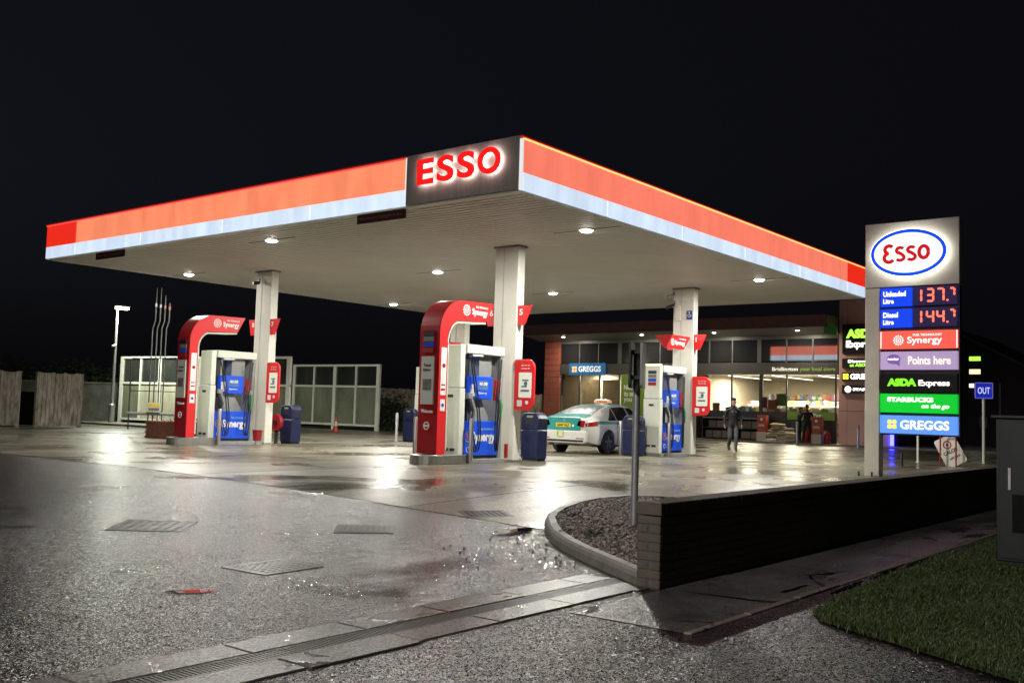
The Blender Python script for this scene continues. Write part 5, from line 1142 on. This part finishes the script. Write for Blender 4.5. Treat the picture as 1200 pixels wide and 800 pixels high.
# lamp post by the wash bay
lpz = thing('street_lamp', (10.5, 31.4, 0), 'slim pale lamp post with lit head beside the wash bay', 'street lamp')
obj('pole', MB().lathe((10.5, 31.4, 0), [(.13, 0), (.12, .9), (.075, .95), (.055, 5.3)], 12), GALV, lpz, smooth=True)
obj('lamp_head', MB().box(10.25, 10.95, 31.05, 31.3, 5.32, 5.42), GREY, lpz, bevel=.03); obj('lens', MB().box(10.32, 10.88, 31.08, 31.27, 5.22, 5.318), emi('street_lens', (.95, 1, .80), 30), lpz)
obj('bracket_camera', MB().tube([(10.5, 31.4, 3.6), (10.25, 31.2, 3.52)], .05, 8), WHITE2, lpz)
area_lamp('lamp_light', (10.6, 31.15, 5.20), .3, 620, (.95, 1, .84), lpz, direction=(.15, -.2, -1))
# vent pipes in their frame, planter
for i in range(4):
    vx, vy = 4.63 + .085*i, 18.83 - i*.13
    t = thing('vent_pipe', (vx, vy, 0), ['grey tank vent pipe farthest from the red arch', 'second grey tank vent pipe from the lamp post', 'third grey tank vent pipe from the lamp post', 'grey tank vent pipe next to the red arch'][i], 'pipe', 'tank vent pipes')
    obj('pipe', MB().tube([(vx, vy, .3), (vx, vy, 3.5), (vx + .05, vy - .05, 3.75), (vx + .05, vy - .05, 4.85 - .25*max(0, i - 1))], .022, 8), mat('pipe_dark', (.09, .09, .09), .5, metal=.4), t, smooth=True)
    obj('cap', MB().lathe((vx + .05, vy - .05, 4.22 - .03*i), [(.034, 0), (.034, .10), (.028, .11)], 10), WHITE2 if i < 2 else mat('cap_red', (.5, .2, .15), .5), t)
fr_ = thing('pipe_rack', (4.5, 18.9, 0), 'dark pipe rack with yellow warning plate behind the planter', 'rack')
def rk(k, z): return (4.25 + .85*k, 19.35 - 1.25*k, z)
obj('upright', MB().tube([rk(0, .2), rk(0, 2.5)], .022, 8), DARK, fr_); obj('top_rail', MB().tube([rk(0, 2.5), rk(1, 2.55)], .018, 8), DARK, fr_); obj('rail', MB().tube([rk(0, 1.45), rk(1, 1.45)], .014, 6), DARK, fr_); obj('manifold', MB().tube([rk(-.05, .72), rk(1.05, .72)], .05, 8), GREY, fr_)
Nw = Vector((-.83, -.56, 0)); Rw = Vector((0, 0, 1)).cross(Nw); frw = (Rw, Vector((0, 0, 1)), Nw); ow = Vector(rk(.45, .78)) + Nw*.08
wp = obj('warning_plate', MB().box(-.02, .42, 0, .30, 0, .02).xf(fmat(frw, ow)), mat('plate_pale', (.5, .48, .36), .5), fr_); obj('yellow_band', MB().box(.02, .38, .18, .27, .021, .026).xf(fmat(frw, ow)), mat('warn_yellow', (.6, .45, .05), .5), wp); obj('text_band', MB().box(.02, .38, .04, .13, .021, .026).xf(fmat(frw, ow)), mat('warn_text', (.15, .13, .12), .6, var=.6, vscale=30), wp)
pl = thing('brick_planter', (4.3, 16.4, 0), 'low red brick planter before the vent pipes', 'planter')
obj('core', MB().box(3.62, 5.18, 15.02, 17.18, 0, .50), MATS['soil'] if 'soil' in MATS else MORTAR, pl)
for c in range(7):
    z = .006 + c*.077; off = (c % 2)*.115
    y = 15.0 - off*0
    while y < 17.1:
        y2 = min(y + (.105 if (c % 2 and y == 15.0) else .215), 17.2); obj('brick', MB().box(3.55, 3.655, y, y2, z, z + .068), BRICKR, pl) if y2 - y > .03 else None; y = y2 + .012
    x = 3.67 + off
    while x < 5.1: obj('brick', MB().box(x, x + .215, 14.955, 15.055, z, z + .068), BRICKR, pl); obj('brick', MB().box(x, x + .215, 17.145, 17.25, z, z + .068), BRICKR, pl); x += .228
def leaves(name, n, fn, size, m, parent):
    V = []; F = []
    for i in range(n):
        p = Vector(fn()); a = Vector((random.gauss(0, 1), random.gauss(0, 1), random.gauss(0, 1))).normalized(); b = a.orthogonal().normalized(); s_ = size*random.uniform(.5, 1.3); k_ = len(V)
        V += [p - a*s_, p + b*s_*.5, p + a*s_, p - b*s_*.5]; F.append((k_, k_ + 1, k_ + 2, k_ + 3))
    return link_mesh(name, np_mesh(name, [tuple(v) for v in V], F, m), m, parent)
setp(leaves('dead_plants', 160, lambda: (random.uniform(3.7, 5.1), random.uniform(15.2, 17.0), .5 + abs(random.gauss(0, .09))), .07, mat('dead_leaf', (.06, .045, .03), .8), pl), kind='stuff')
# raised kerb island under lamp and screens
struct('wash_bay_island', MB().box(9.6, 11.5, 20.5, 33.6, -.05, .10), KERBM, bevel=.01)

# ------------------------------------------------------------------ boundary: gates, wall, hedges, fence
def boards(name, a, b, z0, z1, label, cat, n, rails=True, m=WOOD, group=None):
    t = thing(name, (a[0], a[1], 0), label, cat, group); d = Vector((b[0] - a[0], b[1] - a[1])); Ln = d.length
    M = Matrix.Translation((a[0], a[1], 0)) @ Matrix.Rotation(math.atan2(d.y, d.x), 4, 'Z'); w_ = Ln/n
    for i in range(n): obj('board', MB().box(i*w_ + .006, (i + 1)*w_ - .006, -.012 + random.uniform(-.005, .005), .012, z0 + random.uniform(0, .03), z1 + random.uniform(-.03, .03)).xf(M), m, t)
    for e in (0, Ln): obj('post', MB().box(e - .06, e + .06, .013, .12, 0, z1 + .02).xf(M), m, t)
    for z in (z0 + .2, z1 - .2): obj('rail', MB().box(.07, Ln - .07, .014, .06, z - .05, z + .05).xf(M), m, t)
    if rails:
        for z in (z0 + .03, (z0 + z1)/2 + .02, z1 - .07): obj('face_rail', MB().box(0, Ln - .55, -.05, -.018, z - .03, z + .03).xf(M), WOODP, t)
        obj('face_rail', MB().box(Ln - .60, Ln - .55, -.055, -.018, z0, z1).xf(M), WOODP, t)
    return t
def at(u, D, z=0.0):      # plan position on a bearing from the camera, used once for the far boundary line
    a = YAW - math.atan((u - 600)/FPX*math.cos(0)); q = D/math.cos(YAW - a); return (CAM.x + q*math.cos(a), CAM.y + q*math.sin(a))
def seg(a, b): return (a, b) 
boards('wooden_gate', at(48, 37.5), at(99, 39.2), .05, 2.08, 'weathered board gate leaf standing open beside the stone wall', 'gate', 11, rails=False)
boards('wooden_gate', at(-26, 36.8), at(25, 37.3), .05, 2.08, 'weathered board gate with pale face rails', 'gate', 11)
single('dark_gap_panel', MB().box(-.7, .7, -.05, .05, .02, 1.35).xf(Matrix.Translation((*at(37, 39.5), 0)) @ Matrix.Rotation(2.0, 4, 'Z')), DARK, 'flat dark panel standing in the gap between the two gates', 'panel')  # one flat dark sheet across the gap
sw = thing('stone_wall', (*at(60, 50), 0), 'rough grey boundary wall beside the wash bay', 'wall')
a_, b_ = at(-60, 50), at(140, 50)
d_ = Vector((b_[0] - a_[0], b_[1] - a_[1])); Ms = Matrix.Translation((*a_, 0)) @ Matrix.Rotation(math.atan2(d_.y, d_.x), 4, 'Z')
obj('face', MB().box(0, d_.length, -.1, .1, 0, 1.9).xf(Ms), mat('rough_render', (.12, .125, .10), .9, var=.5, vscale=1.5, bump=.8, bscale=12), sw); obj('coping', MB().box(0, d_.length, -.16, .16, 1.9, 1.98).xf(Ms), KERBM, sw)
def hedge(a, b, z0, z1, th, n, label, name='hedge'):
    t = thing(name, (a[0], a[1], 0), label, 'hedge'); A = Vector(a); B = Vector(b)
    def f():
        k = random.random(); q = A.lerp(B, k); top = z1 + .35*math.sin(k*23) + .25*math.sin(k*61 + 1) + .2*math.sin(k*131)
        return (q.x + random.uniform(-th, th), q.y + random.uniform(-th, th), z0 + (top - z0)*random.random()**.7)
    setp(leaves('foliage', n, f, .13, LEAF, t), kind='stuff')
    for k in range(6):
        q = A.lerp(B, (k + .5)/6); obj('stem', MB().tube([(q.x, q.y, 0), (q.x + random.uniform(-.2, .2), q.y, z1*.5), (q.x + random.uniform(-.5, .5), q.y, z1*.85)], [.07, .05, .02], 6), BARK, t)
hedge(at(-80, 52.5), at(200, 52.5), .3, 2.7, .8, 9000, 'dark leafy hedge rising behind the grey boundary wall')
hedge(at(446, 50.0), at(476, 50.0), .0, 1.3, .4, 1500, 'low dark bush growing against the wooden fence', 'bush')
boards('wooden_fence', at(444, 51.5), at(690, 60), .05, 2.15, 'long weathered board fence behind the pump islands', 'fence', 90, rails=False)
# bare trees beyond the hedge
def tree(x, y, h, label):
    t = thing('bare_tree', (x, y, 0), label, 'tree', 'bare winter trees'); mb = MB(); tw = MB()
    mb.tube([(x, y, 0), (x + .1, y, h*.3), (x - .1, y + .1, h*.55)], [.22, .16, .10], 8)
    def br(p, d, ln, r, lv):
        q = p + d*ln; (mb if lv < 2 else tw).tube([p, p + d*ln*.5 + Vector((random.gauss(0, .06), random.gauss(0, .06), 0))*ln, q], [r, r*.75, r*.45], 5)
        if lv < 4:
            for _ in range(3):
                nd_ = (d + Vector((random.gauss(0, .5), random.gauss(0, .5), random.uniform(-.1, .5)))).normalized(); br(q - d*ln*random.uniform(0, .4), nd_, ln*random.uniform(.55, .8), r*.5, lv + 1)
    for k in range(6): br(Vector((x, y, h*(.28 + .05*k))), Vector((random.gauss(0, .6), random.gauss(0, .6), 1)).normalized(), h*.25, .07, 0)
    obj('trunk', mb, BARK, t); setp(obj('crown', tw, BARK, t), kind='stuff')


# ------------------------------------------------------------------ people
SKIN = mat('skin', (.42, .24, .17), .5, var=.05); HAIR = mat('hair_dark', (.02, .016, .013), .6)
def figure(label, loc, heading, J, cloth, hair=True, extra=None, cat='person'):
    """J: joints in metres, x forward, y left, z up, origin between the feet"""
    t = thing('person', (*loc,), label, cat)
    bones = [('pel', 'che', .155, .165, 'top'), ('che', 'nk', .165, .06, 'top'), ('nk', 'hd0', .055, .06, 'skin')]
    verts = []; idx = {}; edges = []; R = []
    def V(n, r):
        if n not in idx: idx[n] = len(verts); verts.append(J[n]); R.append(r)
        return idx[n]
    V('pel', (.155, .12)); V('che', (.185, .125)); V('nk', (.06, .06)); V('hd0', (.075, .085)); V('hd1', (.082, .098)); V('hd2', (.055, .065))
    edges += [(0, 1), (1, 2), (2, 3), (3, 4), (4, 5)]
    for s in 'lr':
        for n, r in (('sh' + s, .072), ('el' + s, .052), ('wr' + s, .036), ('pa' + s, .042)): V(n, (r, r))
        edges += [(idx['che'], idx['sh' + s]), (idx['sh' + s], idx['el' + s]), (idx['el' + s], idx['wr' + s]), (idx['wr' + s], idx['pa' + s])]
        for n, r in (('hp' + s, .105), ('kn' + s, .075), ('an' + s, .055), ('to' + s, .045)): V(n, (r, r))
        edges += [(idx['pel'], idx['hp' + s]), (idx['hp' + s], idx['kn' + s]), (idx['kn' + s], idx['an' + s]), (idx['an' + s], idx['to' + s])]
    me = bpy.data.meshes.new('body'); me.from_pydata(verts, edges, []); o = bpy.data.objects.new('body', me); COL.objects.link(o)
    o.modifiers.new('skin', 'SKIN'); 
    for i, r in enumerate(R): me.skin_vertices[0].data[i].radius = r
    me.skin_vertices[0].data[0].use_root = True
    sm = o.modifiers.new('sub', 'SUBSURF'); sm.levels = 2; sm.render_levels = 2
    bpy.context.view_layer.update()
    m2 = bpy.data.meshes.new_from_object(o.evaluated_get(bpy.context.evaluated_depsgraph_get())); bpy.data.objects.remove(o)
    bm = bmesh.new(); bm.from_mesh(m2)
    # fingers and thumb, nose, ears grown into the same mesh
    f = MB()
    for s in 'lr':
        pa = Vector(J['pa' + s]); wr = Vector(J['wr' + s]); d = (pa - wr).normalized(); side = Vector((1, 0, 0)); side = (side - d*side.dot(d)).normalized()
        inn = d.cross(side)*(1 if s == 'l' else -1)
        for k in range(4):
            b = pa + side*(.03 - .02*k); ln = (.07, .08, .075, .058)[k]
            f.tube([b, b + d*ln*.55, b + d*ln*.9 + inn*.02, b + d*ln*1.1 + inn*.04], [.010, .0095, .009, .006], 6)
        f.tube([wr + d*.03 + side*.02, wr + d*.06 + side*.055, wr + d*.10 + side*.06], [.012, .011, .008], 6)
    h1 = Vector(J['hd1']); hf = Vector(J.get('face', (1, 0, 0))).normalized(); hs = Vector((-hf.y, hf.x, 0))
    f.tube([h1 + hf*.085 + Vector((0, 0, .03)), h1 + hf*.115 + Vector((0, 0, -.01)), h1 + hf*.09 + Vector((0, 0, -.02))], [.008, .014, .010], 6)
    for q in (-1, 1): f.tube([h1 + hs*.078*q + Vector((0, 0, .02)), h1 + hs*.092*q - hf*.01, h1 + hs*.08*q + Vector((0, 0, -.03))], [.014, .016, .010], 6)
    m3 = bpy.data.meshes.new('x'); m3.from_pydata(f.v, [], f.f); bm.from_mesh(m3); bpy.data.meshes.remove(m3)
    bmesh.ops.recalc_face_normals(bm, faces=bm.faces); bm.to_mesh(m2); bm.free()
    segs = [('pel', 'che', .2, 1), ('che', 'nk', .12, 1), ('nk', 'hd0', .06, 0), ('hd0', 'hd2', .1, 0)]
    for s in 'lr': segs += [('che', 'sh' + s, .09, 1), ('sh' + s, 'el' + s, .06, 1), ('el' + s, 'wr' + s, .045, 1), ('wr' + s, 'pa' + s, .03, 0), ('hp' + s, 'kn' + s, .09, 2), ('kn' + s, 'an' + s, .065, 2), ('an' + s, 'to' + s, .05, 3), ('pel', 'hp' + s, .10, 2)]
    m2.materials.clear()
    for m_ in (SKIN, cloth[0], cloth[1], cloth[2]): m2.materials.append(m_)
    for p_ in m2.polygons:
        c = p_.center; best = None
        for a, b, r, tg in segs:
            A, B = Vector(J[a]), Vector(J[b]); ab = B - A; k = max(0, min(1, (c - A).dot(ab)/ab.length_squared)); d = (c - (A + ab*k)).length - r
            if best is None or d < best[0]: best = (d, tg)
        tg = best[1]
        if tg == 2 and c.z > J['pel'][2] - .08: tg = 1
        if c.z < .10: tg = 3
        p_.material_index = tg; p_.use_smooth = True
    M = Matrix.Translation(loc) @ Matrix.Rotation(heading, 4, 'Z')
    m2.transform(M); link_mesh('body', m2, None, t)
    if hair:
        hb = MB(); c = h1 + Vector((0, 0, .035)) - hf*.012
        prof = [(.080, .015), (.090, .04), (.086, .07), (.062, .10), (.02, .115)]
        hb.lathe((c.x, c.y, c.z), prof, 14); hb.tube([c - hf*.05 + Vector((0, 0, .03)), c - hf*.06 + Vector((0, 0, -.07))], [.085, .06], 10); obj('hair', hb.xf(M), HAIR, t, smooth=True)
    eb = MB()
    for q in (-1, 1): eb.lathe(tuple(h1 + hf*.088 + hs*.032*q + Vector((0, 0, .02))), [(.004, -.006), (.009, 0), (.004, .006)], 8)
    obj('eyes', eb.xf(M), DARK, t)
    if extra: extra(t, M)
    return t
walk = {'pel': (0, 0, .96), 'che': (.03, 0, 1.32), 'nk': (.05, 0, 1.53), 'hd0': (.07, 0, 1.60), 'hd1': (.08, 0, 1.68), 'hd2': (.07, 0, 1.78),
        'shl': (.03, .19, 1.45), 'ell': (.00, .27, 1.17), 'wrl': (.06, .28, .94), 'pal': (.09, .28, .86), 'shr': (.03, -.19, 1.45), 'elr': (-.03, -.27, 1.17), 'wrr': (.02, -.29, .94), 'par': (.04, -.29, .86),
        'hpl': (0, .10, .92), 'knl': (.16, .09, .52), 'anl': (.13, .07, .10), 'tol': (.30, .08, .045), 'hpr': (0, -.10, .92), 'knr': (.06, -.10, .50), 'anr': (-.30, -.09, .18), 'tor': (-.20, -.09, .05)}
JK = mat('jacket_black', (.010, .010, .013), .55, var=.25, vscale=8); TR = mat('trousers_grey', (.085, .085, .085), .8, var=.15); SH = mat('shoe_dark', (.03, .028, .028), .5); JN = mat('cloth_black', (.012, .012, .015), .7, var=.2)
PALEJ = mat('jacket_mark', (.35, .35, .35), .6)
def jk(t, M):
    mb = MB()
    for s in (-1, 1):
        mb.box(.165, .185, s*.03 + (.02 if s > 0 else -.05), s*.03 + (.05 if s > 0 else -.02), 1.34, 1.37)
    obj('jacket_logo', mb.xf(M), PALEJ, t)
    for s in (-1, 1): obj('jacket_piping', MB().tube([(.10, s*.06, 1.50), (.13, s*.16, 1.44), (.06, s*.26, 1.40)], .010, 5).xf(M), PALEJ, t)
    for s, x in ((-1, -.02), (1, .01)): obj('cuff_stripe', MB().tube([(x + .05, s*.30, 1.20), (x - .02, s*.325, 1.19)], .012, 5).xf(M), PALEJ, t)
figure('person walking from the shop in dark sports jacket and grey trousers', (17.6, 4.45, .006), math.pi + YAW - .05, walk, (JK, TR, SH), extra=jk)
stand = dict(walk); stand.update({'pel': (0, 0, .94), 'che': (.03, 0, 1.30), 'knl': (.03, .10, .50), 'anl': (-.02, .10, .10), 'tol': (.14, .12, .045), 'knr': (.03, -.11, .50), 'anr': (-.02, -.12, .10), 'tor': (.14, -.15, .045)})
s1 = {k: tuple(c*.94 for c in v) for k, v in stand.items()}; s1.update({'ell': (.10, .24, 1.08), 'wrl': (.28, .12, 1.02), 'pal': (.34, .08, 1.03), 'elr': (.08, -.24, 1.08), 'wrr': (.26, -.12, 1.02), 'par': (.33, -.08, 1.03), 'hd0': (.07, 0, 1.50), 'hd1': (.11, 0, 1.56), 'hd2': (.13, 0, 1.65)})
def stripe(t, M): obj('trouser_stripe', MB().box(-.01, .02, .17, .19, .12, .84).xf(M), PALEJ, t)
figure('person in dark hooded top and side-striped trousers looking down by the shop', (31.9, 8.0, .07), -1.3, s1, (JN, JN, SH), extra=stripe)
s2 = dict(stand); s2.update({'knl': (.02, .15, .50), 'anl': (-.03, .20, .10), 'tol': (.12, .24, .045), 'knr': (.02, -.15, .5), 'anr': (-.03, -.2, .1), 'tor': (.12, -.24, .045), 'ell': (.08, .30, 1.16), 'wrl': (.24, .22, 1.06), 'pal': (.31, .19, 1.06), 'elr': (.05, -.30, 1.16), 'wrr': (.2, -.24, 1.02), 'par': (.26, -.22, 1.0)})
figure('taller person in black standing with back turned by the shop', (31.75, 7.55, .07), .6, s2, (JN, JN, SH))

# ------------------------------------------------------------------ road lamp beside the entrance, off to the left of the view
RX, RY = -25.0, -6.0
rl = thing('street_lamp', (RX, RY, -.27), 'tall grey road lamp across the road from the entrance', 'street lamp')
obj('pole', MB().lathe((RX, RY, -.27), [(.13, 0), (.12, 1.3), (.08, 1.35), (.055, 9.5)], 12), GALV, rl, smooth=True)
obj('arm', MB().tube([(RX, RY, 9.1), (RX + .2, RY, 9.4), (RX + .8, RY, 9.5)], .04, 8), GALV, rl, smooth=True)
obj('lamp_head', MB().box(RX + .5, RX + 1.2, RY - .16, RY + .16, 9.46, 9.57), GREY, rl, bevel=.03)
obj('lens', MB().box(RX + .56, RX + 1.14, RY - .12, RY + .12, 9.44, 9.458), emi('road_lens', (1, .93, .85), 40), rl)
area_lamp('lamp_light', (RX + .85, RY, 9.42), .4, ROAD_W, (1, .95, .92), rl)
WATER = mat('puddle_water', (.012, .012, .012), .02, var=0, spec=.6)
def puddle(cx, cy, rx, ry, seed, rot=0.0, base=None):
    r_ = random.Random(seed); ph = [r_.uniform(0, 6.28) for _ in range(4)]; n = 40; pts = []
    for k in range(n):
        a = 2*math.pi*k/n; q = 1 + .25*math.sin(2*a + ph[0]) + .18*math.sin(3*a + ph[1]) + .12*math.sin(5*a + ph[2]) + .08*math.sin(9*a + ph[3])
        x, y = rx*q*math.cos(a), ry*q*math.sin(a); pts.append((cx + x*math.cos(rot) - y*math.sin(rot), cy + x*math.sin(rot) + y*math.cos(rot)))
    zz = max(gz(*p) for p in pts) + (.0085 if base is None else base)
    me = bpy.data.meshes.new('puddle'); me.from_pydata([(p[0], p[1], zz) for p in pts], [], [tuple(range(n))]); me.materials.append(WATER)
    o = bpy.data.objects.new('puddle', me); COL.objects.link(o); setp(o, kind='structure')
puddle(-4.7, -7.49, .35, .035, 1, .03); puddle(-3.7, -7.47, .4, .03, 2, .02); puddle(-2.5, -7.46, .45, .03, 3); puddle(-5.2, -7.2, .22, .03, 4)
puddle(-8.9, -4.0, .22, .05, 6, -.6); puddle(-10.2, -2.9, .35, .06, 7, .5); puddle(-4.35, -3.55, .25, .12, 8)

# leaf litter along the path, the verge and the kerb; weeds in the gravel
lt = MB(); rl_ = random.Random(11)
for k in range(150):
    if k < 80: x, y = rl_.uniform(-7.2, 1), -7.5 + rl_.gauss(0, .16)
    elif k < 115: x, y = rl_.uniform(-7.2, -6.0), rl_.uniform(-9.4, -7.6)
    else: x, y = rl_.uniform(-11, -5), rl_.uniform(-6.4, -3.0)
    z = gz(x, y) + .012 + (.03 if y < -7.6 and x > -6.3 else 0); a = rl_.uniform(0, 6.28); l = rl_.uniform(.012, .03); w_ = l*.5; dx, dy = math.cos(a), math.sin(a); c = rl_.uniform(.002, .012)
    lt.add([(x - dx*l, y - dy*l, z), (x - dy*w_, y + dx*w_, z + c), (x + dx*l, y + dy*l, z + c*.5), (x + dy*w_, y - dx*w_, z + c*.7)], [(0, 1, 2, 3)])
setp(obj('leaf_litter', lt, mat('fallen_leaf', (.10, .065, .035), .6, var=.6, vscale=40)), 'small fallen leaves scattered on path and asphalt', 'leaves', kind='stuff')
wd = MB()
for k in range(26):
    cx, cy_ = rl_.uniform(-5.2, -1.2), rl_.uniform(-6.1, -3.4)
    if not inpoly(cx, cy_, inner): continue
    z = gz(cx, cy_) + .1
    for q in range(rl_.randint(5, 9)):
        a = rl_.uniform(0, 6.28); l = rl_.uniform(.03, .08); dx, dy = math.cos(a), math.sin(a); wd.add([(cx - dy*.004, cy_ + dx*.004, z), (cx + dy*.004, cy_ - dx*.004, z), (cx + dx*l + dy*.006, cy_ + dy*l - dx*.006, z + l*.8), (cx + dx*l*1.3, cy_ + dy*l*1.3, z + l*.6)], [(0, 1, 2, 3)])
setp(obj('weeds', wd, LEAF, bed), kind='stuff')
